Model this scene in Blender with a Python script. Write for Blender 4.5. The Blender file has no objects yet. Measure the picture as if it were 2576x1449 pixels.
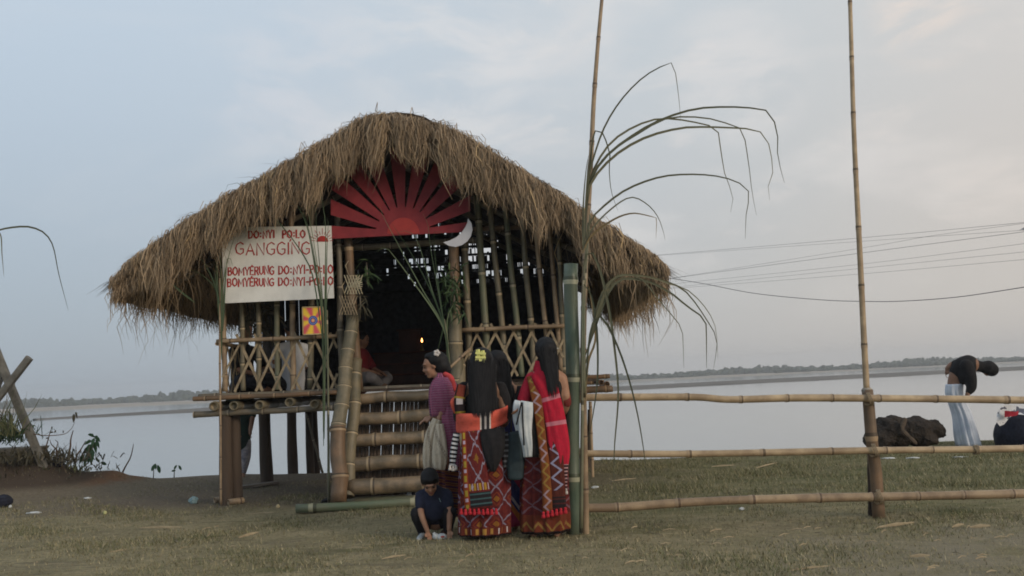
import bpy, bmesh, math, random
import numpy as np
from mathutils import Vector, Matrix
random.seed(7); np.random.seed(7)
SC = bpy.context.scene
COL = SC.collection
# ------------------------------------------------------------------ camera
F, CU, CV = 2400.0, 1288.0, 724.5          # focal length and centre, in units of a 2576 px wide picture
CAMZ, PITCH, ROLL = 1.25, math.radians(5.6), math.atan(0.047)
cr, sr, cp, sp = math.cos(ROLL), math.sin(ROLL), math.cos(PITCH), math.sin(PITCH)
EX, EU, EF = Vector((1, 0, 0)), Vector((0, -sp, cp)), Vector((0, cp, sp))
CR, CUP = EX * cr - EU * sr, EX * sr + EU * cr
cam_d = bpy.data.cameras.new('camera'); cam = bpy.data.objects.new('camera', cam_d); COL.objects.link(cam)
cam.matrix_world = Matrix(((CR.x, CUP.x, -EF.x, 0), (CR.y, CUP.y, -EF.y, 0), (CR.z, CUP.z, -EF.z, CAMZ), (0, 0, 0, 1)))
cam_d.sensor_width = 36; cam_d.lens = 36 * F / 2576; cam_d.clip_end = 6000; cam_d.clip_start = 0.05
SC.camera = cam
def at(u, v, d):                            # the place at distance d that stands at (u, v) in the picture
    k = CR * ((u - CU) / F) + CUP * ((CV - v) / F) + EF
    return Vector((0, 0, CAMZ)) + k * (d / k.y)
def gp(u, v, z=0.0):                        # the place on the ground
    k = CR * ((u - CU) / F) + CUP * ((CV - v) / F) + EF
    return Vector((0, 0, CAMZ)) + k * ((z - CAMZ) / k.z)
# ------------------------------------------------------------------ sky, sun, exposure
SUN_EL, SUN_AZ = math.radians(18), math.radians(132)   # azimuth clockwise from the view direction
W = bpy.data.worlds.new('World'); SC.world = W; W.use_nodes = True
nt = W.node_tree; nt.nodes.clear()
class X:                                    # small wrapper: arithmetic on node sockets
    def __init__(s, t, o): s.t, s.o = t, o
    def _m(s, op, *a):
        n = s.t.nodes.new('ShaderNodeMath'); n.operation = op
        for i, q in enumerate((s,) + a):
            if isinstance(q, X): s.t.links.new(q.o, n.inputs[i])
            else: n.inputs[i].default_value = q
        return X(s.t, n.outputs[0])
    def __add__(s, b): return s._m('ADD', b)
    def __sub__(s, b): return s._m('SUBTRACT', b)
    def __mul__(s, b): return s._m('MULTIPLY', b)
    def __truediv__(s, b): return s._m('DIVIDE', b)
    def __lt__(s, b): return s._m('LESS_THAN', b)
    def __gt__(s, b): return s._m('GREATER_THAN', b)
    def abs(s): return s._m('ABSOLUTE')
    def fr(s): return s._m('FRACT')
    def fl(s): return s._m('FLOOR')
    def sin(s): return s._m('SINE')
    def min(s, b): return s._m('MINIMUM', b)
    def max(s, b): return s._m('MAXIMUM', b)
    def pw(s, b): return s._m('POWER', b)
    def ss(s, a, b):                        # smooth step
        n = s.t.nodes.new('ShaderNodeMapRange'); n.interpolation_type = 'SMOOTHSTEP'
        s.t.links.new(s.o, n.inputs[0]); n.inputs[1].default_value = a; n.inputs[2].default_value = b
        return X(s.t, n.outputs[0])
def mixc(t, f, a, b):
    n = t.nodes.new('ShaderNodeMix'); n.data_type = 'RGBA'
    for i, q in ((0, f), (6, a), (7, b)):
        if isinstance(q, X): t.links.new(q.o, n.inputs[i])
        elif i == 0: n.inputs[0].default_value = q
        else: n.inputs[i].default_value = (*q[:3], 1)
    return X(t, n.outputs[2])
def noise(t, vec, scale, detail=3, rough=.55, stretch=None, dist=0):
    if stretch:
        m = t.nodes.new('ShaderNodeMapping'); m.inputs['Scale'].default_value = stretch
        t.links.new(vec, m.inputs[0]); vec = m.outputs[0]
    n = t.nodes.new('ShaderNodeTexNoise'); n.inputs['Scale'].default_value = scale
    n.inputs['Detail'].default_value = detail; n.inputs['Roughness'].default_value = rough
    n.inputs['Distortion'].default_value = dist
    t.links.new(vec, n.inputs['Vector'])
    return X(t, n.outputs['Fac'])
def sepxyz(t, vec):
    s = t.nodes.new('ShaderNodeSeparateXYZ'); t.links.new(vec, s.inputs[0])
    return [X(t, o) for o in s.outputs]
tc = nt.nodes.new('ShaderNodeTexCoord'); gen = tc.outputs['Generated']
dx, dy, dz = sepxyz(nt, gen)
sky = nt.nodes.new('ShaderNodeTexSky'); sky.sky_type = 'NISHITA'; sky.sun_disc = False
sky.sun_elevation = SUN_EL; sky.sun_rotation = SUN_AZ; sky.dust_density = 3.0
b1 = nt.nodes.new('ShaderNodeBackground'); b1.inputs[1].default_value = 0.07
nt.links.new(sky.outputs[0], b1.inputs[0])
side = dx.ss(-.55, .55); up = dz.ss(-.02, .42)
low = mixc(nt, side, (.385, .45, .52), (.60, .565, .53))
high = mixc(nt, side, (.575, .68, .79), (.66, .69, .70))
base = mixc(nt, up, low, high)
cl = noise(nt, gen, 3.4, 6, .55, (1, 1, 3.2), .4).ss(.48, .70) * dz.ss(.02, .16)
cl2 = noise(nt, gen, 7.0, 5, .6, (1, 1, 2.5), .6).ss(.54, .72) * dz.ss(.06, .20)
base = mixc(nt, cl * (dx.ss(-.5, .15) * .38 + .05), base, (.86, .82, .79))
base = mixc(nt, cl2 * (dx.ss(-.3, .1) * .26), base, (.95, .86, .80))
for (cu_, cv_, wd, st_, colr) in ((1120, 185, .010, .50, (.86, .83, .81)), (1850, 190, .004, .45, (.88, .83, .80)), (2340, 15, .0022, .75, (.98, .84, .74)), (760, 230, .006, .35, (.84, .80, .80))):
    kd = (CR * ((cu_ - CU) / F) + CUP * ((CV - cv_) / F) + EF).normalized()
    dot = dx * kd.x + dy * kd.y + dz * kd.z
    base = mixc(nt, dot.ss(1 - wd, 1.0) * noise(nt, gen, 9, 6, .6, (1, 1, 2.4), .5).ss(.40, .68) * st_, base, colr)
glow = (dx.ss(.22, .50) * dz.ss(-.05, .18)) * .22
base = mixc(nt, glow, base, (.86, .70, .58))
b2 = nt.nodes.new('ShaderNodeBackground'); b2.inputs[1].default_value = 1.0
nt.links.new(base.o, b2.inputs[0])
ms = nt.nodes.new('ShaderNodeMixShader'); ms.inputs[0].default_value = .86
wo = nt.nodes.new('ShaderNodeOutputWorld')
nt.links.new(b1.outputs[0], ms.inputs[1]); nt.links.new(b2.outputs[0], ms.inputs[2]); nt.links.new(ms.outputs[0], wo.inputs[0])
sd = bpy.data.lights.new('sun', 'SUN'); sd.energy = 1.45; sd.angle = math.radians(14); sd.color = (1, .84, .66)
sun = bpy.data.objects.new('sun', sd); COL.objects.link(sun)
S = Vector((math.sin(SUN_AZ) * math.cos(SUN_EL), math.cos(SUN_AZ) * math.cos(SUN_EL), math.sin(SUN_EL)))
sun.rotation_euler = S.to_track_quat('Z', 'Y').to_euler()
SC.cycles.filter_width = 1.8
SC.view_settings.view_transform = 'Standard'; SC.view_settings.look = 'None'
SC.view_settings.exposure = 0.06; SC.view_settings.gamma = 1
# ------------------------------------------------------------------ materials
def newmat(name, rough=.8):
    m = bpy.data.materials.new(name); m.use_nodes = True
    t = m.node_tree; b = t.nodes['Principled BSDF']; b.inputs['Roughness'].default_value = rough
    b.inputs['Specular IOR Level'].default_value = .25
    return m, t, b
def coords(t, kind='Object'):
    n = t.nodes.new('ShaderNodeTexCoord'); return n.outputs[kind]
def bump(t, b, h, strength=.4, dist=.01):
    n = t.nodes.new('ShaderNodeBump'); n.inputs['Strength'].default_value = strength; n.inputs['Distance'].default_value = dist
    t.links.new(h.o, n.inputs['Height']); t.links.new(n.outputs[0], b.inputs['Normal'])
def plain(name, c, c2=None, scale=8, rough=.8, bmp=.2, stretch=None, bd=.01):
    m, t, b = newmat(name, rough); c2 = c2 or tuple(x * .65 for x in c)
    o = coords(t); n = noise(t, o, scale, 5, .6, stretch)
    t.links.new(mixc(t, n.ss(.3, .7), c2, c).o, b.inputs['Base Color'])
    if bmp: bump(t, b, noise(t, o, scale * 4, 3, .6, stretch), bmp, bd)
    return m
def bamboo_mat(name, c1, c2, ring, pale=(.40, .34, .24), rough=.5):
    m, t, b = newmat(name, rough); b.inputs['Specular IOR Level'].default_value = .35
    uv = coords(t, 'UV'); o = coords(t); u, v, _ = sepxyz(t, uv)
    st = noise(t, uv, 5, 4, .6, (6, .8, 1)); bl = noise(t, o, 4.5, 4, .6); sp_ = noise(t, o, 34, 3, .7)
    c = mixc(t, bl.ss(.32, .66), c1, c2)
    c = mixc(t, st.ss(.5, .75) * .55, c, tuple(x * .55 for x in c1))
    c = mixc(t, sp_.ss(.60, .74) * .5, c, tuple(x * .35 for x in c2))
    f = v.fr(); seg = noise(t, (v.fl() * 7.31).o, 1.7, 0)
    c = mixc(t, seg.ss(.35, .7) * .35, c, tuple(x * .6 for x in c2))
    c = mixc(t, (f > .955) * .8, c, pale); c = mixc(t, (f < .035) * .85, c, ring)
    t.links.new(c.o, b.inputs['Base Color']); bump(t, b, st + sp_ * .5, .25, .004)
    return m
def tinted(name, c1, c2, c3=None, rough=.85, trans=0.0):   # strands and leaves: colour by the strand's own random tint
    m, t, b = newmat(name, rough)
    a = t.nodes.new('ShaderNodeAttribute'); a.attribute_name = 'tint'
    s = X(t, a.outputs['Fac']); c = mixc(t, s.ss(0, .75), c1, c2)
    if c3: c = mixc(t, (s > .9) * .8, c, c3)
    t.links.new(c.o, b.inputs['Base Color'])
    if trans:
        tr = t.nodes.new('ShaderNodeBsdfTranslucent'); t.links.new(c.o, tr.inputs[0])
        mx = t.nodes.new('ShaderNodeMixShader'); mx.inputs[0].default_value = trans
        out = t.nodes['Material Output']
        t.links.new(b.outputs[0], mx.inputs[1]); t.links.new(tr.outputs[0], mx.inputs[2]); t.links.new(mx.outputs[0], out.inputs[0])
    return m
def cloth(name, fn, rough=.9):
    m, t, b = newmat(name, rough); b.inputs['Specular IOR Level'].default_value = .1
    uv = coords(t, 'UV'); u, v, _ = sepxyz(t, uv)
    c = fn(t, u, v)
    w = noise(t, coords(t), 30, 3, .6)
    c = mixc(t, w.ss(.45, .75) * .22, c, (.02, .015, .015))
    t.links.new(c.o, b.inputs['Base Color']); bump(t, b, noise(t, uv, 90, 2), .3, .004)
    return m
def glowmat(name, c, s):
    m = bpy.data.materials.new(name); m.use_nodes = True; t = m.node_tree; b = t.nodes['Principled BSDF']
    b.inputs['Emission Color'].default_value = (*c, 1); b.inputs['Emission Strength'].default_value = s
    b.inputs['Base Color'].default_value = (*c, 1)
    return m
# ------------------------------------------------------------------ objects
WL = {}
def props(o, label=None, cat=None, group=None, kind=None):
    if label: o['label'] = label
    if cat: o['category'] = cat
    if group: o['group'] = group
    if kind: o['kind'] = kind
    return o
def thing(name, label, cat, loc, group=None):
    o = bpy.data.objects.new(name, None); COL.objects.link(o); o.empty_display_size = .1
    o.location = loc; WL[o.name] = Vector(loc)
    return props(o, label, cat, group)
def link(name, me, mat, parent=None, origin=None, smooth=True):
    n = len(me.vertices); co = np.empty(n * 3, dtype=np.float32); me.vertices.foreach_get('co', co); co = co.reshape(-1, 3)
    if parent is not None: base = WL[parent.name]
    elif origin is not None: base = Vector(origin)
    else: base = Vector((float(co[:, 0].mean()), float(co[:, 1].mean()), float(co[:, 2].min())))
    co = co - np.array(base, dtype=np.float32)
    me.vertices.foreach_set('co', co.ravel())
    for q in (mat if isinstance(mat, (list, tuple)) else [mat]):
        me.materials.append(q)
    if smooth: me.polygons.foreach_set('use_smooth', np.ones(len(me.polygons), dtype=bool))
    me.update()
    o = bpy.data.objects.new(name, me); COL.objects.link(o)
    if parent is not None: o.parent = parent
    else: o.location = base
    WL[o.name] = base
    return o
class MB:
    def __init__(s): s.v, s.f, s.uv, s.mi = [], [], [], []
    def face(s, idx, uvs=None, mi=0):
        s.f.append(tuple(idx)); s.uv.append(uvs or [(0, 0)] * len(idx)); s.mi.append(mi)
    def loft(s, rings, closed=True, caps=True, us=None, vs=None, mi=0):
        n = len(rings[0]); b = len(s.v)
        for r in rings: s.v += [Vector(p) for p in r]
        m = n if closed else n - 1
        us = us or [i / n for i in range(n + 1)]; vs = vs or list(range(len(rings)))
        for k in range(len(rings) - 1):
            for i in range(m):
                j = (i + 1) % n; a = b + k * n
                s.face((a + i, a + j, a + n + j, a + n + i), [(us[i], vs[k]), (us[i + 1], vs[k]), (us[i + 1], vs[k + 1]), (us[i], vs[k + 1])], mi)
        if caps and closed:
            s.face([b + i for i in reversed(range(n))], [(us[i], vs[0]) for i in range(n)], mi)
            e = b + (len(rings) - 1) * n
            s.face([e + i for i in range(n)], [(us[i], vs[-1]) for i in range(n)], mi)
        return s
    def tube(s, pts, r, n=8, caps=True, v0=0.0, vscale=1.0, squash=1.0, mi=0):
        pts = [Vector(p) for p in pts]; m = len(pts)
        if not isinstance(r, (list, tuple)): r = [r] * m
        rings, vs, L = [], [], 0.0; a = None
        for i, p in enumerate(pts):
            tg = (pts[min(i + 1, m - 1)] - pts[max(i - 1, 0)])
            tg = tg.normalized() if tg.length > 1e-9 else Vector((0, 0, 1))
            if a is None:
                a = tg.cross(Vector((0, 1, 0)) if abs(tg.y) < .9 else Vector((1, 0, 0))).normalized()
            else:
                a = (a - tg * a.dot(tg)).normalized()
            bb = tg.cross(a)
            if i: L += (p - pts[i - 1]).length
            rings.append([p + (a * math.cos(2 * math.pi * k / n) + bb * (math.sin(2 * math.pi * k / n) * squash)) * r[i] for k in range(n)])
            vs.append(v0 + L * vscale)
        return s.loft(rings, True, caps, None, vs, mi)
    def bamboo(s, p0, p1, r0, r1=None, gap=.33, n=10, bow=0.0, hollow=True, phase=None):
        p0, p1 = Vector(p0), Vector(p1); r1 = r1 or r0; L = (p1 - p0).length; ph = random.random() if phase is None else phase
        ts = {0.0, L}; k = 0
        while (k - ph) * gap < L:
            c = (k - ph) * gap
            for e in (-.035, -.012, 0.012, .035, gap * .35, gap * .65):
                if 0 < c + e < L: ts.add(c + e)
            k += 1
        ts = sorted(ts); ax = (p1 - p0).normalized()
        side = ax.cross(Vector((0, 1, .2))); side = side.normalized() if side.length > .01 else Vector((1, 0, 0))
        wob = [random.uniform(-1, 1) for _ in range(3)]
        pts, rs = [], []
        for t_ in ts:
            q = t_ / L; f = (t_ / gap + ph); fr = abs(f - round(f)) * gap
            bul = 1.10 if fr < .014 else (1.0 if fr > .03 else 1.02)
            off = side * (bow * math.sin(math.pi * q) + .006 * r0 / .04 * (wob[0] * math.sin(5 * q) + wob[1] * math.sin(11 * q + 1)))
            pts.append(p0 + ax * t_ + off); rs.append((r0 + (r1 - r0) * q) * bul)
        if hollow:
            a0, a1 = pts[0], pts[-1]
            pts = [a0 + ax * .05, a0 + ax * .001] + pts + [a1 - ax * .001, a1 - ax * .05]
            rs = [rs[0] * .72, rs[0] * .76] + rs + [rs[-1] * .76, rs[-1] * .72]
        b = len(s.v); m = len(pts); a = ax.cross(Vector((0, 1, .3)) if abs(ax.y) < .9 else Vector((1, 0, 0))).normalized(); bb = ax.cross(a)
        rings = [[p + (a * math.cos(2 * math.pi * k / n) + bb * math.sin(2 * math.pi * k / n)) * r for k in range(n)] for p, r in zip(pts, rs)]
        s.loft(rings, True, True, None, [((p - p0).dot(ax)) / gap + ph for p in pts])
        return s
    def box(s, c, size, R=None, mi=0):
        c = Vector(c); hx, hy, hz = (q / 2 for q in size); b = len(s.v)
        for x in (-hx, hx):
            for y in (-hy, hy):
                for z in (-hz, hz):
                    p = Vector((x, y, z)); s.v.append(c + (R @ p if R else p))
        for q in ((0, 1, 3, 2), (4, 6, 7, 5), (0, 4, 5, 1), (2, 3, 7, 6), (0, 2, 6, 4), (1, 5, 7, 3)):
            s.face([b + i for i in q], [(0, 0), (1, 0), (1, 1), (0, 1)], mi)
        return s
    def beam(s, p0, p1, w, h, up=Vector((0, 0, 1))):         # rectangular bar
        p0, p1 = Vector(p0), Vector(p1); ax = (p1 - p0).normalized(); a = ax.cross(up)
        a = a.normalized() if a.length > .01 else Vector((1, 0, 0)); b_ = a.cross(ax)
        q = [(-1, -1), (1, -1), (1, 1), (-1, 1)]
        s.loft([[p + a * (x * w / 2) + b_ * (y * h / 2) for x, y in q] for p in (p0, p1)], True, True, None, [0, (p1 - p0).length])
        return s
    def prism(s, poly, thick, uvs=None, mi=0):               # flat outline pushed back by a vector
        b = len(s.v); n = len(poly); thick = Vector(thick); poly = [Vector(p) for p in poly]
        s.v += poly + [p + thick for p in poly]; uvs = uvs or [(0, 0)] * n
        s.face([b + i for i in range(n)], uvs, mi); s.face([b + n + i for i in reversed(range(n))], uvs[::-1], mi)
        for i in range(n):
            j = (i + 1) % n; s.face((b + j, b + i, b + n + i, b + n + j), None, mi)
        return s
    def ribbon(s, pts, w, side=None, cup=0.0):               # blade or strip with width, two faces across
        pts = [Vector(p) for p in pts]; m = len(pts)
        if not isinstance(w, (list, tuple)): w = [w] * m
        rings, vs, L = [], [], 0
        for i, p in enumerate(pts):
            tg = (pts[min(i + 1, m - 1)] - pts[max(i - 1, 0)]).normalized()
            sd_ = side or tg.cross(Vector((0, 1, 0)))
            sd_ = Vector(sd_); sd_ = (sd_ - tg * sd_.dot(tg)); sd_ = sd_.normalized() if sd_.length > .01 else Vector((1, 0, 0))
            nn = tg.cross(sd_)
            if i: L += (p - pts[i - 1]).length
            rings.append([p - sd_ * (w[i] / 2), p + nn * (cup * w[i]), p + sd_ * (w[i] / 2)]); vs.append(L)
        return s.loft(rings, False, False, [0, .5, 1], vs)
    def ball(s, c, r, n=12, m=8, R=None, jit=0.0, mi=0):
        c = Vector(c); r = (r, r, r) if not isinstance(r, (tuple, list)) else r; rings = []
        for k in range(m + 1):
            th = math.pi * (k + (.12 if k == 0 else -.12 if k == m else 0)) / m; rg = []
            for i in range(n):
                ph = 2 * math.pi * i / n; j = 1 + random.uniform(-jit, jit)
                p = Vector((r[0] * math.sin(th) * math.cos(ph), r[1] * math.sin(th) * math.sin(ph), -r[2] * math.cos(th))) * j
                rg.append(c + (R @ p if R else p))
            rings.append(rg)
        return s.loft(rings, True, True, None, [k / m for k in range(m + 1)], mi)
    def mesh(s, name):
        me = bpy.data.meshes.new(name); me.from_pydata([tuple(p) for p in s.v], [], s.f)
        uv = me.uv_layers.new(name='UVMap')
        flat = np.array([q for f in s.uv for q in f], dtype=np.float32).ravel()
        uv.data.foreach_set('uv', flat); me.polygons.foreach_set('material_index', np.array(s.mi, dtype=np.int32))
        return me
    def build(s, name, mat, parent=None, smooth=True, origin=None):
        return link(name, s.mesh(name), mat, parent, origin, smooth)
def flatshade(o, ang=.7):
    me = o.data; me.polygons.foreach_set('use_smooth', np.zeros(len(me.polygons), dtype=bool)); return o
def spline(pts, n=6):                       # Catmull-Rom through the points
    P = [Vector(p) for p in pts]; P = [P[0] * 2 - P[1]] + P + [P[-1] * 2 - P[-2]]; out = []
    for i in range(1, len(P) - 2):
        for k in range(n):
            t = k / n; a, b, c, d = P[i - 1:i + 3]
            out.append(.5 * ((2 * b) + (c - a) * t + (2 * a - 5 * b + 4 * c - d) * t * t + (3 * b - a - 3 * c + d) * t ** 3))
    return out + [P[-2]]
def strands(name, C, Wd, side, tint, mat, parent=None, origin=None):   # C (N,K,3) centre lines, Wd (N,K) widths, side (N,3)
    N, K = C.shape[:2]
    Lf = C - side[:, None, :] * Wd[..., None] / 2; Rt = C + side[:, None, :] * Wd[..., None] / 2
    V = np.stack([Lf, Rt], axis=2).reshape(-1, 3).astype(np.float32)
    a = (np.arange(N) * K * 2)[:, None] + (np.arange(K - 1) * 2)[None, :]
    Fc = np.stack([a, a + 1, a + 3, a + 2], axis=-1).reshape(-1, 4).astype(np.int32)
    me = bpy.data.meshes.new(name); me.vertices.add(len(V)); me.vertices.foreach_set('co', V.ravel())
    me.loops.add(Fc.size); me.loops.foreach_set('vertex_index', Fc.ravel())
    me.polygons.add(len(Fc)); me.polygons.foreach_set('loop_start', np.arange(len(Fc), dtype=np.int32) * 4)
    at_ = me.attributes.new('tint', 'FLOAT', 'POINT'); at_.data.foreach_set('value', np.repeat(tint, K * 2).astype(np.float32))
    me.update(); me.validate()
    return link(name, me, mat, parent, origin)
def fuse(name, mbs, mat, parent, voxel=.010, smooth=4):     # grow one continuous surface out of overlapping limbs
    me = mbs.mesh(name); o = bpy.data.objects.new('tmp', me); COL.objects.link(o)
    r = o.modifiers.new('r', 'REMESH'); r.mode = 'VOXEL'; r.voxel_size = voxel
    q = o.modifiers.new('s', 'SMOOTH'); q.factor = .5; q.iterations = smooth
    dg = bpy.context.evaluated_depsgraph_get(); nm = bpy.data.meshes.new_from_object(o.evaluated_get(dg))
    bpy.data.objects.remove(o); bpy.data.meshes.remove(me); nm.name = name; nm.materials.clear()
    return link(name, nm, mat, parent)
def limb(mb, pts, rs, n=12, squash=1.0):    # tapered limb with rounded ends
    pts = [Vector(p) for p in pts]
    sp_ = spline(pts, 3); m = len(pts) - 1; rr = []
    for i in range(len(sp_)):
        q = i / 3; k = min(int(q), m - 1); rr.append(rs[k] + (rs[k + 1] - rs[k]) * (q - k))
    mb.tube(sp_, rr, n, True, squash=squash)
    mb.ball(pts[0], rs[0] * .98, n, 8); mb.ball(pts[-1], rs[-1] * .98, n, 8)
    return mb
# ------------------------------------------------------------------ shared materials
B_OLIVE = bamboo_mat('olive_bamboo', (.115, .108, .075), (.20, .165, .105), (.05, .045, .03), (.42, .33, .21))
B_GREY = bamboo_mat('weathered_bamboo', (.20, .17, .125), (.12, .105, .08), (.05, .04, .03), (.33, .28, .21))
B_TAN = bamboo_mat('tan_bamboo', (.38, .28, .175), (.20, .14, .09), (.07, .045, .03), (.28, .21, .14))
B_GREEN = bamboo_mat('green_bamboo', (.075, .115, .085), (.125, .150, .110), (.05, .06, .035), (.42, .42, .31), .38)
B_BROWN = bamboo_mat('brown_bamboo', (.21, .13, .075), (.12, .085, .055), (.05, .035, .02), (.36, .26, .16))
B_STEP = bamboo_mat('step_bamboo', (.28, .205, .13), (.105, .088, .062), (.045, .035, .025), (.36, .28, .18), .42)
B_POLEG = bamboo_mat('greenish_pole_bamboo', (.115, .135, .085), (.17, .155, .10), (.05, .045, .03), (.38, .33, .23))
WOOD = plain('dark_timber', (.085, .062, .046), (.036, .028, .023), 6, .85, .5, (1, 1, .12), .02)
MATWALL = plain('veil_tinted_woven_bamboo', (.058, .064, .078), (.026, .030, .038), 12, .95, .4)  # bluish lift of lens veil over the dark interior, put into the wall colour
SLAT = plain('split_bamboo_strip', (.36, .29, .19), (.19, .15, .10), 14, .7, .2)
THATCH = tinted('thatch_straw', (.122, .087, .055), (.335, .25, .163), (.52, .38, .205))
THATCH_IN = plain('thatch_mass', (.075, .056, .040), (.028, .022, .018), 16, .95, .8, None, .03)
RED = plain('red_painted_board', (.25, .032, .038), (.165, .020, .028), 3.5, .65, .25)
WHITE = plain('white_painted_board', (.72, .72, .69), (.60, .60, .575), 4, .55, .1)
INKRED = plain('red_paint', (.42, .035, .030), (.30, .03, .028), 12, .6, 0)
BLACK = plain('black_paint', (.02, .018, .018), None, 10, .7, 0)
REED = tinted('reed_leaf', (.055, .090, .050), (.115, .155, .085), None, .6, .15)
REED_DRY = tinted('drying_reed_leaf', (.085, .09, .055), (.15, .145, .09), (.22, .16, .08), .65, .15)
LEAF = tinted('dark_leaf', (.025, .05, .024), (.06, .10, .045), (.10, .15, .06), .6, .2)
LEAFB = tinted('dry_leaf', (.05, .045, .03), (.10, .09, .06), (.14, .11, .07), .8, .1)
HAIR = plain('black_hair', (.008, .008, .010), (.004, .004, .005), 40, .6, .5, (1, 1, .06), .01)
SKIN = plain('skin', (.36, .205, .135), (.29, .155, .10), 9, .55, .05)
SKIN_D = plain('tanned_skin', (.27, .15, .10), (.20, .11, .07), 9, .55, .05)
CONC = plain('weathered_concrete', (.30, .285, .25), (.17, .16, .14), 9, .9, .4)
# ------------------------------------------------------------------ ground, water, far shore
WATERZ = -1.75
def edge_y(x):
    return 14.95 + .22 * math.sin(x * .9 + 1) + .12 * math.sin(x * 2.3) + .35 * math.exp(-((x + 2.6) / 2.2) ** 2) - .35 * math.exp(-((x - 2.4) / 2.0) ** 2) + (max(0, abs(x) - 12) * .12)
def mound_h(x, y):
    return .50 * math.exp(-((x + 7.5) / 1.35) ** 2 - ((y - 13.9) / .75) ** 2) * (1 + .12 * math.sin(x * 5 + y * 3) + .06 * math.sin(x * 13 + y * 9)) + .10 * math.exp(-((x + 6.0) / .42) ** 2 - ((y - 14.4) / .42) ** 2) * (1 + .3 * math.sin(x * 11))
def ground_h(x, y):
    return .012 * math.sin(x * 1.7 + y) + .010 * math.sin(x * .6 - y * 1.3) + mound_h(x, y)
xs = np.concatenate([np.linspace(-420, -16, 40), np.arange(-15.8, 15.9, .16), np.linspace(16, 420, 40)])
mb = MB(); rows = []
tvals = list(np.linspace(-60, 2, 12)) + list(np.arange(2.4, 13, .22)) + list(np.arange(13.1, 14.7, .1))
for q in tvals + ['e0', 'e1', 'e2', 'e3', 'e4']:
    r = []
    for x in xs:
        e = edge_y(x) + random.uniform(-.05, .05) * (abs(x) < 16)
        if isinstance(q, str):
            k = int(q[1]); y, z = [(e - .12, ground_h(x, e - .12)), (e, ground_h(x, e) - .015), (e + .10, ground_h(x, e) - .22), (e + .4, -1.0), (e + .9, -2.3)][k]
        else:
            y = q if q < 12.5 else 12.5 + (q - 12.5) * ((e - .2 - 12.5) / 2.1); z = ground_h(x, y) + random.uniform(-.006, .006)
        r.append(Vector((x, y, z)))
    rows.append(r)
mb.loft(rows, False, False)
m, t, b = newmat('trodden_turf', .95); b.inputs['Specular IOR Level'].default_value = .05
o = coords(t); gx, gy, gz = sepxyz(t, o)
n1 = noise(t, o, .55, 5, .6); n2 = noise(t, o, 2.6, 5, .65); n3 = noise(t, o, 24, 4, .7); n4 = noise(t, o, 90, 2, .6); n5 = noise(t, o, 1.1, 4, .6, (.6, 1.6, 1))
straw = mixc(t, n2.ss(.3, .7), (.235, .215, .125), (.36, .315, .19))
straw = mixc(t, n3.ss(.35, .65) * .6, straw, (.165, .135, .09))
straw = mixc(t, (n4 > .62) * .35, straw, (.44, .37, .255))
soil = mixc(t, n3.ss(.3, .7), (.135, .112, .086), (.215, .178, .132))
green = mixc(t, n3.ss(.3, .7), (.075, .088, .038), (.14, .145, .066))
grey = mixc(t, n3.ss(.3, .7), (.20, .178, .145), (.30, .27, .22))
# bare trampled soil under and beside the hut, turf towards the bank on the right, dusty earth in the near right corner
soilm = ((gx + 2.6) * .42).abs().ss(2.1, .9) * (gy + n5 * 2.2).ss(11.2, 12.6)
soilm = soilm.max((gx * -1.0).ss(2.2, 4.0) * (gy + n5 * 2.0).ss(11.6, 13.4) * .9)
greenm = (gx + n1 * 3).ss(1.0, 3.0) * (gy + n5 * 4.5).ss(10.0, 12.0) * n2.ss(.25, .55)
patch = n5.ss(.56, .68) * n2.ss(.35, .6)
c_ = noise(t, o, 9, 4, .7, (.7, 1.3, 1), .6)
near = (gx + n1 * 4).ss(2.4, 4.6) * (gy + n5 * 2).ss(8.9, 7.8)
c = mixc(t, c_.ss(.56, .66) * .45, straw, (.115, .10, .068)); c = mixc(t, patch * .75, c, green); c = mixc(t, noise(t, o, 1.9, 6, .7, (.5, 1.4, 1), .8).ss(.52, .66) * .55, c, (.14, .122, .09)); c = mixc(t, noise(t, o, 3.3, 6, .7, (.6, 1.2, 1), 1).ss(.58, .70) * .5, c, (.46, .375, .25))
c = mixc(t, near * (n2.ss(.3, .6)) * .5, c, grey); c = mixc(t, greenm * .45, c, green); c = mixc(t, greenm * n5.ss(.42, .62) * .6, c, green); c = mixc(t, soilm, c, soil)
redm = ((gx + 5.72) * 2.3).abs().ss(1.15, .4) * gz.ss(.05, .12)
c = mixc(t, gz.ss(.06, .16) * gx.ss(-5.6, -6.2), c, (.085, .065, .05)); c = mixc(t, redm * n2.ss(.3, .5) * .85, c, (.20, .105, .058))
t.links.new(c.o, b.inputs['Base Color']); bump(t, b, n3 + n4 * .6 + n2, .9, .03)
ground = mb.build('ground', m, origin=(0, 0, 0)); props(ground, 'trodden dry river bank with straw coloured grass', None, None, 'structure')
# short grass on the bank
def grass_ok(x, y):
    return True
N = 210000
gxs = np.random.uniform(-11, 11, N * 2); gys = 5.0 + 9.8 * np.random.rand(N * 2) ** 1.15
keep = (np.abs(gxs) < gys * .62 + .5)
pn = np.sin(gxs * 2.1 + np.sin(gys * 1.7) * 2) + np.sin(gys * 2.9 + np.sin(gxs * 1.3) * 2.2) + np.sin(gxs * 5.3 + gys * 4.1) * .7
keep &= np.random.rand(N * 2) < np.clip(.55 + .22 * pn, .12, 1)
keep &= ~((gys > 11.2 + .3 * pn) & (gxs < .8) & (np.random.rand(N * 2) > .28))
ey = np.array([edge_y(x) for x in gxs]); keep &= gys < ey - .08
gxs, gys, pn = gxs[keep][:N], gys[keep][:N], pn[keep][:N]; N = len(gxs)
hz = np.array([ground_h(x, y) for x, y in zip(gxs, gys)])
far_green = (gxs > 1.2) & (gys > 9.6)
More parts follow.
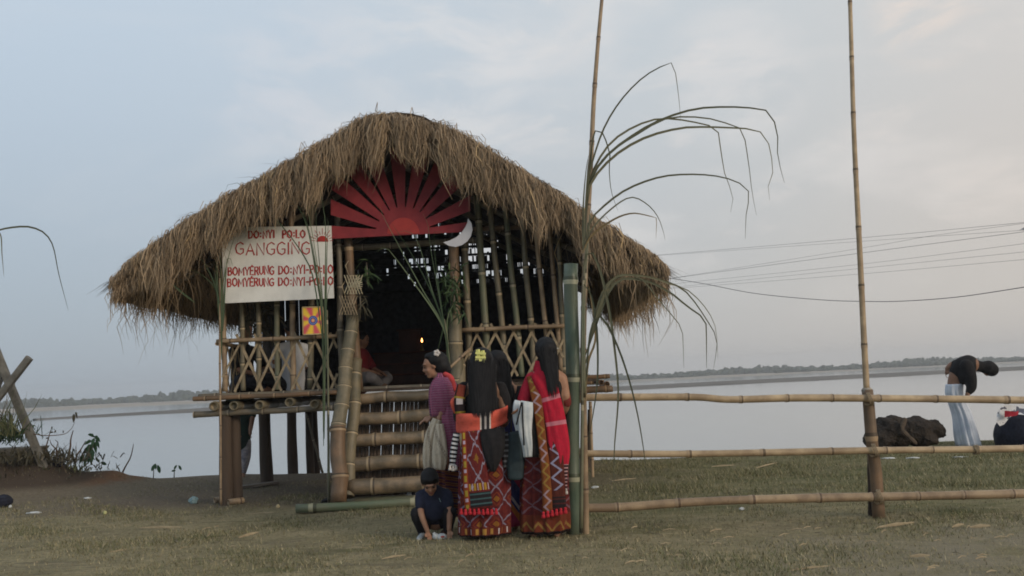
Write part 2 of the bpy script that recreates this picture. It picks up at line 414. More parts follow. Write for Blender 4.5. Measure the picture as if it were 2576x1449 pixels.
hgt = np.random.uniform(.008, .030, N) * (1 + .6 * far_green) * (1 + .25 * np.clip(pn, 0, 2))
ang = np.random.uniform(0, 2 * np.pi, N); lean = np.random.uniform(.3, 1.4, N) * hgt
C = np.zeros((N, 2, 3)); C[:, 0] = np.stack([gxs, gys, hz - .004], 1)
C[:, 1] = C[:, 0] + np.stack([np.cos(ang) * lean, np.sin(ang) * lean, hgt], 1)
Wd = np.stack([np.random.uniform(.004, .009, N), np.full(N, .001)], 1)
sdv = np.stack([-np.sin(ang), np.cos(ang), np.zeros(N)], 1)
dry = np.random.rand(N) > np.where(far_green, .50, np.clip(.22 + .14 * pn, .04, .6))
TURF_DRY = tinted('dry_grass', (.16, .145, .08), (.31, .27, .155), (.44, .38, .25), .9)
TURF_GRN = tinted('green_grass', (.08, .09, .04), (.17, .175, .085), None, .8, .15)
tint = np.random.rand(N)
strands('grass', C[dry], Wd[dry], sdv[dry], tint[dry], TURF_DRY, origin=(0, 0, 0))
props(bpy.data.objects['grass'], 'short dry straw coloured grass across the river bank', 'grass', None, 'stuff')
g2 = strands('grass', C[~dry], Wd[~dry], sdv[~dry], tint[~dry], TURF_GRN, origin=(0, 0, 0))
props(g2, 'short green grass in patches across the river bank', 'grass', None, 'stuff')
# water
mb = MB(); mb.loft([[Vector((x, y, WATERZ)) for x in (-1500, -400, 0, 400, 1500)] for y in (-5, 40, 200, 600, 900)], False, False)
m, t, b = newmat('river_water', .07); b.inputs['Base Color'].default_value = (.29, .305, .31, 1); b.inputs['Specular IOR Level'].default_value = .5
b.inputs['IOR'].default_value = 1.33
o = coords(t); bump(t, b, noise(t, o, .35, 4, .55, (.25, 1, 1)) + noise(t, o, 3, 2, .5, (.3, 1, 1)) * .15, .05, .05)
props(mb.build('water', m, origin=(0, 0, WATERZ)), 'wide calm grey river', None, None, 'structure')
# sandbar and far shore
SAND = plain('wet_sand', (.15, .135, .115), (.095, .085, .075), .05, .9, .1)
SANDF = plain('pale_sand', (.34, .30, .245), (.24, .21, .175), .03, .9, .1)
def strip(name, u0, u1, lo, hi, z, mat, lab):           # low land between two lines of distances
    mb = MB(); K = 60; ra, rb, rc, rd = [], [], [], []
    for i in range(K + 1):
        q = i / K; k = u0 + (u1 - u0) * q; a, c = lo(q), hi(q)
        a += (math.sin(q * 37) + math.sin(q * 91)) * .008 * a
        ra.append(Vector((k * a, a, WATERZ - .05))); rb.append(Vector((k * a, a * 1.01 + .5, z * .6 + WATERZ * .4)))
        rc.append(Vector((k * (a + c) / 2, (a + c) / 2, z))); rd.append(Vector((k * c, c, WATERZ - .05)))
    mb.loft([ra, rb, rc, rd], False, False)
    return props(mb.build(name, mat), lab, None, None, 'structure')
strip('sandbar', -.505, .85, lambda q: 178 + 60 * min(1, q * 1.2), lambda q: 182 + 70 * min(1, q * 6) + 100 * min(1, q * 1.3), WATERZ + .28, SAND, 'low wet sandbar lying in the river')
strip('far_shore', -.75, .75, lambda q: 372 + 190 * min(1, q * 1.25), lambda q: 900, WATERZ + .9, SANDF, 'pale sandy far shore below the trees')
FARG = plain('far_foliage', (.050, .062, .036), (.026, .036, .024), .09, .95, .5, None, .8)
mb = MB()
for row, (yy, hh, n) in enumerate(((610, 3.2, 520), (655, 4.6, 560), (700, 5.6, 520))):
    for i in range(n):
        k = -.72 + 1.44 * (i + random.random()) / n
        if row == 0 and math.sin(k * 21) + math.sin(k * 47) < -.5: continue
        y = yy + random.uniform(-18, 18); h = hh * random.uniform(.55, 1.18) * (1 + .25 * math.sin(k * 33)) * (.85 if k < 0 else .64); w = random.uniform(1.6, 3.4)
        R = Matrix.Rotation(random.uniform(0, 6), 3, 'Z')
        mb.ball((k * y, y, WATERZ + .6 + h * .5), (w, w, h * .62), 6, 5, R, .22)
        if random.random() < .5: mb.ball((k * y + random.uniform(-1, 1), y - 1, WATERZ + .6 + h), (w * .5, w * .5, h * .25), 5, 4, R, .3)
o = mb.build('far_wood', FARG, smooth=False); props(o, 'dark hazy line of trees along the far shore', 'trees', None, 'stuff')
# haze
mb = MB(); mb.box((0, 430, 6), (3100, 1100, 18))
m = bpy.data.materials.new('haze'); m.use_nodes = True; t = m.node_tree; t.nodes.remove(t.nodes['Principled BSDF'])
pv = t.nodes.new('ShaderNodeVolumePrincipled'); pv.inputs['Color'].default_value = (.93, .96, 1, 1); pv.inputs['Density'].default_value = .0008
pv.inputs['Anisotropy'].default_value = .2
t.links.new(pv.outputs[0], t.nodes['Material Output'].inputs['Volume'])
hz_o = mb.build('haze', m, smooth=False, origin=(0, 430, 6)); props(hz_o, 'pale evening haze over the river', None, None, 'stuff')
# ------------------------------------------------------------------ the stilt hut
FD, WD, BD = 10.6, 11.2, 15.3              # roof front, front wall, back wall
FLOORZ = 1.25
hut = thing('stilt_hut', 'thatched bamboo prayer hut standing on dark timber stilts above the river bank', 'hut', (-1.4, WD, 0))
# roof outline
TOP = [(272, 697), (300, 672), (330, 652), (400, 602), (490, 540), (600, 474), (700, 420), (800, 362), (870, 321), (900, 300), (940, 286), (980, 281), (1020, 286), (1060, 298), (1100, 306), (1150, 326), (1210, 362), (1300, 416), (1400, 474), (1500, 545), (1590, 600), (1650, 632), (1686, 664)]
prof = [at(u + (14 if u < 320 else 0) - (12 if u > 1640 else 0), v + 6, FD) for u, v in TOP]
px = np.array([p.x for p in prof]); pz = np.array([p.z for p in prof])
def top_z(x): return float(np.interp(x, px, pz))
XL, XR = prof[0].x, prof[-1].x; XC = float(px[np.argmax(pz)])
RB = 16.0
mb = MB(); rings = []
xsr = np.linspace(XL, XR, 44)
for y in np.concatenate([[FD], np.linspace(FD + .06, RB, 14)]):
    in_ = .05 if y == FD else 0
    top = [Vector((x, y, top_z(x) - in_ + random.uniform(-.03, .03))) for x in xsr]
    bot = [Vector((x, y, top_z(x) - .24 + in_ + random.uniform(-.02, .02))) for x in xsr[::-1]]
    rings.append(top + bot)
mb.loft(rings, True, True)
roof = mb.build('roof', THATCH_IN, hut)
def hang(n, root, out, length, drop_pow, w=(.0045, .0115)):
    # strands that start along 'out' and bend down under their own weight
    K = 6; C = np.zeros((n, K, 3)); p = root.copy(); C[:, 0] = p
    d = out / np.linalg.norm(out, axis=1, keepdims=True); wig = np.random.normal(0, .30, (n, 3)); wig2 = np.random.normal(0, .36, (n, 3))
    for k in range(1, K):
        q = k / (K - 1); dd = d * (1 - q) ** drop_pow + np.array([0, 0, -1.0]) * (q ** .6 * 1.15) + wig * math.sin(q * 5) + wig2 * math.sin(q * 8 + 1)
        dd /= np.linalg.norm(dd, axis=1, keepdims=True); p = p + dd * (length / (K - 1))[:, None]; C[:, k] = p
    w0 = np.random.uniform(*w, n); prof_ = np.array([.8, 1, 1, .9, .6, .2]); Wd = w0[:, None] * prof_[None]
    a = np.random.uniform(-.8, .8, n); side = np.stack([np.cos(a), np.sin(a), np.zeros(n)], 1)
    return C, Wd, side
def clump(n, amp, f):                       # shared lean so that strands gather in locks
    return amp * (np.sin(f * 13.1) + np.sin(f * 29.7 + 1.3))
def slope(x): return np.array([(top_z(q + .05) - top_z(q - .05)) / .1 for q in x])
# front fringe, laid in courses
parts = []
for layer, (n, lo, hi, l0, l1, yo) in enumerate(((10500, .0, .26, .30, .54, -.02), (8500, .0, .10, .22, .44, -.08), (5200, .14, .30, .24, .46, .06))):
    x = np.random.uniform(XL + .02, XR - .02, n); s_ = slope(x); z = np.interp(x, px, pz) - np.random.uniform(lo, hi, n)
    root = np.stack([x, FD + yo + np.random.uniform(-.06, .05, n), z], 1); sg = np.sign(x - XC)
    lk = np.floor(x / .11); lock = np.sin(lk * 91.7) + np.sin(lk * 37.3)
    out = np.stack([sg * .45 + clump(n, .22, x) + .10 * lock, -np.random.uniform(.35, 1.1, n), s_ * sg * .35 - .1 + np.random.normal(0, .15, n)], 1)
    ln = np.random.uniform(l0, l1, n) * (1 + .16 * clump(n, 1, x * .6)) * (1 + .10 * lock) * np.clip(1.0 + .16 * np.abs(x - XC) / 3, 1, 1.2) * np.clip((np.minimum(x - XL, XR - x) + .25) / 1.1, .38, 1)
    hsh = np.floor(x / .19 + .4 * layer); rg_ = np.sin(hsh * 57.3) * np.sin(hsh * 17.9 + 2); ln *= .90 * (1 + .20 * rg_); ln *= np.where(np.random.rand(n) > .985, 1.4, 1)
    parts.append(hang(n, root, out, ln, 1.1))
# side eaves
for n, xe, sg in ((4200, XL, -1), (4200, XR, 1)):
    y = np.random.uniform(FD - .05, RB, n); f = np.random.uniform(0, .55, n); x = xe - sg * f
    z = np.interp(x, px, pz) - np.random.uniform(.02, .22, n)
    root = np.stack([x, y, z], 1); out = np.stack([sg * np.random.uniform(-.1, .35, n), np.random.normal(0, .3, n), np.random.uniform(-.9, -.1, n)], 1)
    ln = np.random.uniform(.12, .38, n) * np.where(np.random.rand(n) > .95, 1.7, 1) * (1 + .22 * np.sin(y * 7) * np.sin(y * 2.3 + 1)) * (1.22 if sg > 0 else 1.0)
    parts.append(hang(n, root, out, ln, 1.0))
n = 420                                      # a few long loose strands hanging from the eaves
y = np.random.uniform(FD - .05, FD + 2.5, n); sg = np.where(np.random.rand(n) > .35, -1, 1); x = np.where(sg < 0, XL, XR) - sg * np.random.uniform(.02, 1.2, n) ** 1.3
root = np.stack([x, y, np.interp(x, px, pz) - .22], 1); out = np.stack([np.random.normal(0, .5, n), np.random.normal(-.2, .4, n), -np.ones(n) * .6], 1)
parts.append(hang(n, root, out, np.random.uniform(.30, .85, n), 1.0, (.003, .009)))
C = np.concatenate([q[0] for q in parts]); Wd = np.concatenate([q[1] for q in parts]); sdv = np.concatenate([q[2] for q in parts])
tn = np.clip(np.random.rand(len(C)) * .75 + .25 * (.5 + .5 * np.sin(C[:, 0, 0] * 9.0 + np.sin(C[:, 0, 0] * 23))), 0, 1); tn[tn > .9] *= (np.random.rand((tn > .9).sum()) > .5) * .3 + .7
o = strands('thatch_fringe', C, Wd, sdv, tn, THATCH, None, origin=WL[hut.name]); o.parent = roof; o.location = (0, 0, 0); o['kind'] = 'stuff'
# short straw lying on the slopes, a loose cap along the ridge
n = 9000
x = np.random.uniform(XL, XR, n); y = FD + (RB - FD) * np.random.rand(n) ** 2.2; sg = np.sign(x - XC); s_ = slope(x)
root = np.stack([x, y, np.interp(x, px, pz) - .02], 1); L = np.random.uniform(.10, .34, n)
d = np.stack([sg, np.random.normal(-.25, .45, n), s_ * sg + np.abs(np.random.normal(0.05, .20, n))], 1); d /= np.linalg.norm(d, axis=1, keepdims=True)
C = np.zeros((n, 3, 3)); C[:, 0] = root; C[:, 1] = root + d * (L * .5)[:, None]; C[:, 2] = root + d * L[:, None] - np.array([0, 0, .03]) * (L / .3)[:, None]
Wd = np.random.uniform(.006, .014, n)[:, None] * np.array([1, .9, .2])[None]
strands('loose_straw', C, Wd, np.stack([np.zeros(n), np.ones(n), np.zeros(n)], 1), np.random.rand(n) * .8, THATCH, None, origin=WL[hut.name]).parent = roof
o = bpy.data.objects['loose_straw']; o.location = (0, 0, 0); o['kind'] = 'stuff'
mb = MB(); rg = []
for k, y in enumerate(np.linspace(FD + .05, RB, 12)):
    rg.append([Vector((XC + .02 + .52 * math.cos(a) + random.uniform(-.02, .02), y, top_z(XC) - .17 + .20 * math.sin(a) * (1 if math.sin(a) > 0 else .3) + random.uniform(-.012, .012))) for a in np.linspace(0, 2 * math.pi, 18)[:-1]])
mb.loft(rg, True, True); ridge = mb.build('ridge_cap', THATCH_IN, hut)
# posts under the floor
def hp(mb, u0, v0, d0, u1, v1, d1, r0, r1):  # round pole between two places
    return mb.bamboo(at(u0, v0, d0), at(u1, v1, d1), r0, r1)
def timber(u0, u1, vtop, d, w, tilt=0):
    a = at(u1, vtop, d); g = at(u0, 1200, d); g.z = -.15
    mb = MB(); n = 10; rings = []; ax = a - g
    for k in range(9):
        q = k / 8; c = g + ax * q; rings.append([c + Vector((math.cos(i * 2 * math.pi / n) * w * (1 + .05 * math.sin(7 * q + i)), math.sin(i * 2 * math.pi / n) * w, 0)) * (1.06 - .1 * q) for i in range(n)])
    mb.loft(rings); return mb.build('stilt', WOOD, hut)
timber(568, 566, 1030, 11.15, .075); timber(592, 588, 1030, 11.28, .078)
timber(672, 664, 1030, 13.2, .085); timber(737, 733, 1030, 15.0, .078); timber(782, 776, 1030, 15.2, .062); timber(798, 790, 1030, 15.4, .05)
for x_ in (.2, -1.2):
    timber(1288 + x_ * 2400 / 15.0, 1288 + x_ * 2400 / 15.0, 1030, 15.0, .08)
timber(1415, 1412, 1030, 11.3, .08); timber(1480, 1484, 1030, 13.4, .035)
mb = MB(); mb.bamboo(at(1492, 1222, 12.2), at(1484, 1010, 12.2), .022, .02); mb.build('prop_pole', B_TAN, hut)
mb = MB(); mb.bamboo(at(812, 1190, 14.6), at(770, 1040, 14.6), .02, .016); mb.build('prop_pole', B_GREY, hut)
# floor
mb = MB(); PX0, PX1 = -3.72, .95
for i in range(26):
    y0 = 11.08 + i * .165; mb.box(((PX0 + PX1) / 2, y0 + .075, FLOORZ - .022 + random.uniform(-.004, .004)), (PX1 - PX0, .15, .03))
mb.build('floor', WOOD, hut, False)
def cross_pole(u0, v0, u1, v1, d, r, m=B_GREY, name='floor_beam', gap=.4):
    mb = MB(); mb.bamboo(at(u0, v0, d), at(u1, v1, d), r, r * .93, gap, 12); return mb.build(name, m, hut)
cross_pole(486, 1003, 852, 988, 11.06, .028, B_BROWN); cross_pole(500, 998, 1165, 968, 11.16, .03, B_GREY)
cross_pole(487, 1043, 842, 1026, 11.10, .036, B_GREY); cross_pole(1140, 978, 1426, 966, 11.12, .04, B_BROWN)
cross_pole(1140, 1018, 1430, 1005, 11.14, .045, B_GREY)
for u, v in ((537, 1022), (586, 1021), (652, 1019), (727, 1012), (790, 1017), (1200, 992), (1300, 990)):
    a = at(u, v, 10.98); mb = MB(); mb.bamboo(a, (a.x, 15.3, a.z), .052, .05, .5, 14); mb.build('joist', B_OLIVE if u < 1100 else WOOD, hut)
for u, v, d, r in ((1534, 946, 12.6, .03), (1541, 978, 12.3, .045), (1520, 960, 13.2, .028), (1532, 974, 13.6, .03)):
    p = at(u, v, d); mb = MB(); mb.bamboo((p.x - 1.4, d, p.z - .01), p, r, r, .35, 10); mb.build('floor_beam', B_BROWN, hut)
for u, v, d in ((1508, 962, 12.5), (1522, 966, 12.9)):
    p = at(u, v, d); mb = MB(); mb.bamboo((p.x, d - .25, p.z), (p.x, d + .5, p.z), .036, .036, .4, 10); mb.build('joist', B_BROWN, hut)
# walls
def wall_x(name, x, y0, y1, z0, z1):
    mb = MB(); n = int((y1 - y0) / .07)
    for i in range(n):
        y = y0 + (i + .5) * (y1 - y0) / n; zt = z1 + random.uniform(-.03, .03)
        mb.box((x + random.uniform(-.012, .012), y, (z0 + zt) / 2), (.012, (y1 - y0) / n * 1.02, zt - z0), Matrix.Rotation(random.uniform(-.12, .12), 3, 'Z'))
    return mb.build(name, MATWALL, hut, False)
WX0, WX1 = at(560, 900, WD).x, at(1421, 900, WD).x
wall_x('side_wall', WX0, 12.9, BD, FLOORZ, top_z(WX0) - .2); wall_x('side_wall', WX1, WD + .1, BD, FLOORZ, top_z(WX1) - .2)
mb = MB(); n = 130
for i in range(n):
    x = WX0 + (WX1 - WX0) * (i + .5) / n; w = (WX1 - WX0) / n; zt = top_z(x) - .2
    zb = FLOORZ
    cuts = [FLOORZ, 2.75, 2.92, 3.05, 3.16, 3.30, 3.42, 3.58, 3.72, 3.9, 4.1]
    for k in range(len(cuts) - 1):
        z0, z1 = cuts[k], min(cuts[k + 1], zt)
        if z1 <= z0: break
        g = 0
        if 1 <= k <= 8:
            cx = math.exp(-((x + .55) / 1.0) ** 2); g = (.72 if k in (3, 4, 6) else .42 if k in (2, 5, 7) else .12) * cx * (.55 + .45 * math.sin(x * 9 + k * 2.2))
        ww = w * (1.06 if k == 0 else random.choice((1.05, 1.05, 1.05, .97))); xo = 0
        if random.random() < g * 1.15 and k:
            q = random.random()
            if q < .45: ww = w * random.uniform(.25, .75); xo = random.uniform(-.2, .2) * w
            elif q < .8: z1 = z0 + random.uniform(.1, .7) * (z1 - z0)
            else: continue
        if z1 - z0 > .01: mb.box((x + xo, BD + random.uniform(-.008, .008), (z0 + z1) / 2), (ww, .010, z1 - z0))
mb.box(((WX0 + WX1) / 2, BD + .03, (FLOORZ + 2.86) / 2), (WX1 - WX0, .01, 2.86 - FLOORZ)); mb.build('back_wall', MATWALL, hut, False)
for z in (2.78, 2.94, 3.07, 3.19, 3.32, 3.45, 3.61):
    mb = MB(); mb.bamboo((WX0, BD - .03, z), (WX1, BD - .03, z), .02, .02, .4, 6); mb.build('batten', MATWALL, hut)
# inner partition left of the doorway, rafters and tie beams
for u, v0, v1, m in ((1212, 572, 574, B_BROWN),):
    mb = MB(); mb.bamboo(at(1170, 578, 11.32), at(1425, 566, 11.32), .03, .028); mb.build('tie_beam', m, hut)
mb = MB(); mb.bamboo(at(556, 640, 11.3), at(1200, 606, 11.3), .04, .035); mb.build('tie_beam', B_GREY, hut)
for y in (11.3, 12.7, 14.1):
    for s_ in (-1, 1):
        xe = XL + .35 if s_ < 0 else XR - .35; mb = MB()
        mb.bamboo((XC, y, top_z(XC) - .42), (xe, y, top_z(xe) - .32), .035, .03); mb.build('rafter', B_GREY, hut)
# wall poles: left of the doorway, then right
for u0, v0, u1, v1, r, m in ((566, 985, 561, 600, .032, B_TAN), (612, 983, 606, 590, .03, B_OLIVE), (652, 982, 648, 560, .031, B_OLIVE), (698, 981, 695, 540, .033, B_POLEG), (737, 980, 733, 520, .034, B_TAN), (780, 978, 786, 490, .036, B_OLIVE)):
    mb = MB(); mb.bamboo(at(u0, v0, 11.2), at(u1, v1, 11.2), r, r * .92, .42); mb.build('wall_pole', m, hut)
for u0, v0, u1, v1, r, m in ((1184, 950, 1166, 560, .042, B_OLIVE), (1232, 950, 1198, 490, .043, B_POLEG), (1276, 950, 1228, 480, .036, B_OLIVE), (1314, 948, 1268, 500, .036, B_POLEG), (1346, 946, 1312, 540, .036, B_OLIVE), (1386, 945, 1343, 545, .030, B_TAN), (1414, 940, 1380, 560, .029, B_TAN), (1421, 940, 1405, 600, .030, B_OLIVE)):
    mb = MB(); mb.bamboo(at(u0, v0, 11.22), at(u1, v1, 11.22), r, r * .9, .62); mb.build('wall_pole', m, hut)
mb = MB(); mb.bamboo(at(903, 985, 11.1), at(873, 580, 11.1), .056, .05, .9); mb.build('door_post', B_BROWN, hut)
mb = MB(); mb.bamboo(at(862, 985, 11.12), at(848, 510, 11.12), .038, .034, .5); mb.build('door_post', B_GREY, hut)
mb = MB(); mb.bamboo(at(1150, 985, 11.1), at(1141, 600, 11.1), .062, .058, .9); mb.build('door_post', B_BROWN, hut)
mb = MB(); mb.bamboo(at(1146, 985, 10.95), at(1147, 790, 10.95), .077, .075, .42); mb.build('door_post', B_OLIVE, hut)
# rails and crossed strip lattices
mb = MB(); mb.bamboo(at(545, 859, 11.12), at(852, 845, 11.12), .026, .024, .5); mb.build('handrail', B_TAN, hut)
mb = MB(); mb.bamboo(at(1157, 832, 11.12), at(1422, 818, 11.12), .028, .024, .5); mb.build('handrail', B_TAN, hut)
def lattice(u0, u1, vt0, vt1, vb0, vb1, d, step, run):
    mb = MB(); u = u0 - run
    def v_at(u, a, b): return a + (b - a) * (u - u0) / (u1 - u0)
    while u < u1:
        for s_, dd in ((1, 0), (-1, .012)):
            a, c = (u, u + run) if s_ > 0 else (u + run, u)
            va, vb = v_at(a, vb0, vb1), v_at(c, vt0, vt1) - random.uniform(2, 16)
            def clipu(a, va, c, vb):
                if c < u0 - 4: return None
                t0, t1 = 0, 1
                for q in (u0, u1):
                    if (a - q) * (c - q) < 0:
                        tt = (q - a) / (c - a)
                        if (a < u0 and q == u0) or (a > u1 and q == u1): t0 = tt
                        else: t1 = tt
                return (a + (c - a) * t0, va + (vb - va) * t0, a + (c - a) * t1, va + (vb - va) * t1)
            k = clipu(a, va, c, vb)
            if k and u0 - 2 <= min(k[0], k[2]) and max(k[0], k[2]) <= u1 + 2 and abs(k[1] - k[3]) > 12:
                p, q = at(k[0] + random.uniform(-4, 4), k[1], d + dd), at(k[2] + random.uniform(-4, 4), k[3], d + dd); mb.beam(p, q, .008, random.uniform(.022, .032), Vector((0, 1, 0)).cross(q - p).normalized())
        u += step
    return mb.build('lattice', SLAT, hut, False)
lattice(562, 850, 858, 845, 986, 980, 11.165, 48, 66); lattice(1165, 1420, 831, 820, 950, 942, 11.175, 46, 66)
mb = MB()
for k in range(9):
    y = 11.25 + k * .2
    for s_ in (1, -1):
        p, q = Vector((WX0 - .03 - .01 * s_, y if s_ > 0 else y + .3, FLOORZ)), Vector((WX0 - .03 - .01 * s_, y + .3 if s_ > 0 else y, FLOORZ + .62)); mb.beam(p, q, .008, .026, Vector((1, 0, 0)).cross(q - p).normalized())
mb.build('lattice', SLAT, hut, False)
mb = MB(); mb.bamboo((WX0 - .03, 11.1, FLOORZ + .6), (WX0 - .03, 13.0, FLOORZ + .6), .024, .022); mb.build('handrail', B_TAN, hut)
# ------------------------------------------------------------------ stairs
st = thing('bamboo_stairs', 'bamboo stairs with five thick rounded steps leading up to the hut doorway', 'stairs', (-1.1, 10.6, 0))
for (u0, v0, u1, v1, d, r) in ((888, 1004, 1150, 990, 11.0, .062), (886, 1054, 1152, 1041, 10.86, .072), (884, 1107, 1154, 1094, 10.73, .071), (880, 1167, 1156, 1153, 10.6, .079), (876, 1226, 1158, 1212, 10.46, .086)):
    mb = MB(); mb.bamboo(at(u0, v0, d), at(u1, v1, d), r, r * .97, .55, 16); mb.build('step', B_STEP, st)
mb = MB()
for i in range(27):
    u = 884 + i * 10.1 + random.uniform(-1.2, 1.2); a, c = at(u - 4, 1250 - i * .5, 10.62), at(u + 2, 1000 - i * .5, 11.2); mb.beam(a, c, .0455 + random.uniform(-.007, .004), .012)
mb.build('riser_slats', WOOD, st)
def stringer(pts, r, m, gap=.36):
    mb = MB(); mb.bamboo(pts[0], pts[1], r, r * .93, gap, 14); return mb.build('stringer', m, st)
stringer((at(852, 1085, 10.50), at(886, 796, 11.0)), .078, B_OLIVE, .22); stringer((at(853, 1264, 10.28), at(850, 1072, 10.47)), .088, B_BROWN, .5)
stringer((at(872, 1250, 10.42), at(899, 905, 11.05)), .070, B_OLIVE, .36)
stringer((at(1168, 1235, 10.42), at(1152, 905, 11.05)), .070, B_OLIVE, .36)
# ------------------------------------------------------------------ boards hanging on the hut front
GLYPH = {'D': [[(0, 0), (0, 1), (.55, .9), (.8, .5), (.55, .1), (0, 0)]], 'O': [[(.45, 1), (.1, .8), (0, .5), (.1, .2), (.45, 0), (.8, .2), (.9, .5), (.8, .8), (.45, 1)]],
 ':': [[(.15, .64), (.16, .71)], [(.15, .2), (.16, .27)]], 'N': [[(0, 0), (0, 1), (.75, 0), (.75, 1)]], 'Y': [[(0, 1), (.4, .5), (.8, 1)], [(.4, .5), (.4, 0)]], 'I': [[(.1, 0), (.1, 1)]],
 'P': [[(0, 0), (0, 1), (.5, .97), (.65, .75), (.5, .52), (0, .48)]], 'L': [[(0, 1), (0, 0), (.55, 0)]], 'G': [[(.8, .85), (.5, 1), (.12, .82), (0, .5), (.12, .15), (.5, 0), (.8, .15), (.82, .45), (.5, .45)]],
 'A': [[(0, 0), (.42, 1), (.84, 0)], [(.16, .36), (.68, .36)]], 'B': [[(0, 0), (0, 1), (.5, .95), (.58, .75), (.48, .55), (0, .52)], [(.48, .55), (.68, .3), (.52, .05), (0, 0)]],
 'M': [[(0, 0), (.08, 1), (.5, .3), (.92, 1), (1, 0)]], 'E': [[(.6, 1), (0, 1), (0, 0), (.6, 0)], [(0, .52), (.48, .52)]], 'R': [[(0, 0), (0, 1), (.5, .97), (.62, .76), (.5, .54), (0, .5)], [(.3, .52), (.68, 0)]],
 'U': [[(0, 1), (.03, .25), (.35, 0), (.7, .25), (.72, 1)]], '-': [[(.05, .45), (.45, .45)]], "'": [[(.24, 1.10), (.34, 1.24)]], ' ': []}
WIDE = {'D': .82, 'O': .92, ':': .40, 'N': .76, 'Y': .8, 'I': .2, 'P': .66, 'L': .58, 'G': .84, 'A': .86, 'B': .68, 'M': 1.0, 'E': .62, 'R': .70, 'U': .74, '-': .5, "'": -.22, ' ': .5}
def lettering(text, u0, u1, vb0, vb1, cap, d, mat, parent, w, asp=1.0):
    x = 0; out = []
    for ch in text:
        if ch == "'":                        # accent over the letter that follows
            out.append((ch, x)); continue
        out.append((ch, x)); x += WIDE[ch] + .26
    tot = x - .26; mb = MB(); lay = 0
    for ch, x0 in out:
        jx, jy, sc = random.uniform(-.03, .03), random.uniform(-.05, .05), random.uniform(.94, 1.06)
        for st_ in GLYPH[ch]:
            pts = []
            for (gx_, gy_) in st_:
                q = (x0 + gx_ + jx) / tot; u = u0 + (u1 - u0) * q; v = vb0 + (vb1 - vb0) * q - (gy_ * sc + jy) * cap; pts.append((u, v))
            lay = (lay + 1) % 5
            L, R = [], []
            for i, (u, v) in enumerate(pts):
                a, b = pts[max(i - 1, 0)], pts[min(i + 1, len(pts) - 1)]; tx, ty = b[0] - a[0], b[1] - a[1]; n_ = math.hypot(tx, ty) or 1
                ww = w * random.uniform(.42, .58); e = (-ww * .6 if i == 0 else ww * .6 if i == len(pts) - 1 else 0)
                cu_, cv_ = u + tx / n_ * e, v + ty / n_ * e; nx, ny = -ty / n_ * ww, tx / n_ * ww
                L.append(at(cu_ + nx, cv_ + ny, d - .0003 * lay)); R.append(at(cu_ - nx, cv_ - ny, d - .0003 * lay))
            mb.loft([L, R], False, False)
    return mb.build('lettering', mat, parent, False)
SD = 10.88
c4 = [at(557, 572, SD), at(563, 763, SD), at(840, 750, SD), at(833, 568, SD)]
sg = thing('sign_board', 'white painted sign board with red hand lettering hanging left of the doorway', 'sign', c4[1])
mb = MB(); mb.prism(c4, (0, .022, 0)); mb.build('board', WHITE, sg, False)
lettering('DO:NYI  PO:LO', 626, 767, 599, 597, 18, SD - .003, INKRED, sg, 4.2)
lettering("GANGG'ING", 593, 779, 641, 639, 30, SD - .003, INKRED, sg, 3.4)
lettering("BOMY'ERUNG DO:NYI-PO:LO", 574, 837, 693, 687, 20, SD - .003, INKRED, sg, 3.7)
lettering("BOMY'ERUNG DO:NYI-PO:LO", 573, 837, 721, 717, 20, SD - .003, INKRED, sg, 3.7)
mb = MB(); mb.prism([at(811 + 15 * math.cos(a), 608 - 15 * math.sin(a), SD - .003) for a in np.linspace(0, math.pi, 16)], (0, .002, 0)); mb.build('rising_sun_mark', INKRED, sg, False)
mb = MB()
for i, a in enumerate(np.linspace(.12, math.pi - .12, 11)):
    r = 34 if i % 2 else 27; mb.beam(at(811 + 18 * math.cos(a), 608 - 18 * math.sin(a), SD - .004), at(811 + r * math.cos(a), 608 - r * math.sin(a), SD - .004), .002, .006, Vector((0, 1, 0)).cross(Vector((math.cos(a), 0, math.sin(a)))))
mb.build('sun_ray_marks', INKRED, sg, False)
# red sunburst with eleven rays
UD = 10.92
def q2(x, y): return ((1200 + x / 1.857) / 1.4907, (380 + y / 1.857) / 1.4907)
sb = thing('sunburst_board', 'large red wooden half sun with eleven broad rays above the doorway', 'sign', at(1010, 592, UD))
CX_, CY_ = 580, 926
rays = [176.5, 159.5, 142.6, 127, 112.5, 94, 77, 61, 45.7, 24.8, 6]; outl = []
def ray_pt(ang, r): a = math.radians(ang); x = CX_ + r * math.cos(a); y = CY_ - r * math.sin(a) * 1.0; return x, y
def tipr(ang):
    c = math.cos(math.radians(ang)); return min(610, (505 / -c) if c < -.05 else (466 / c) if c > .05 else 999)
for i, a in enumerate(rays):
    hw = 5.5
    if i == 0: pts = [(85, 957), (75, 866)]
    elif i == len(rays) - 1: pts = [(1046, 838), (1030, 908)]
    else:
        pts = [ray_pt(a + hw, tipr(a + hw)), ray_pt(a - hw, tipr(a - hw))]
    outl += pts
    if i < len(rays) - 1:
        na = (a + rays[i + 1]) / 2; outl += [ray_pt(na + 1.2, 192), ray_pt(na - 1.2, 192)]
poly = [at(*q2(x, y), UD) for x, y in outl][::-1]
mb = MB(); mb.prism(poly, (0, .018, 0)); mb.build('rays', RED, sb, False)
mb = MB(); mb.prism([at(*q2(CX_ + 112 * math.cos(a), CY_ - 4 - 112 * math.sin(a)), UD - .004) for a in np.linspace(0, math.pi, 24)], (0, .003, 0))
mb.build('disc', plain('bright_red_paint', (.36, .042, .036), (.28, .032, .032), 6, .6, 0), sb, False)
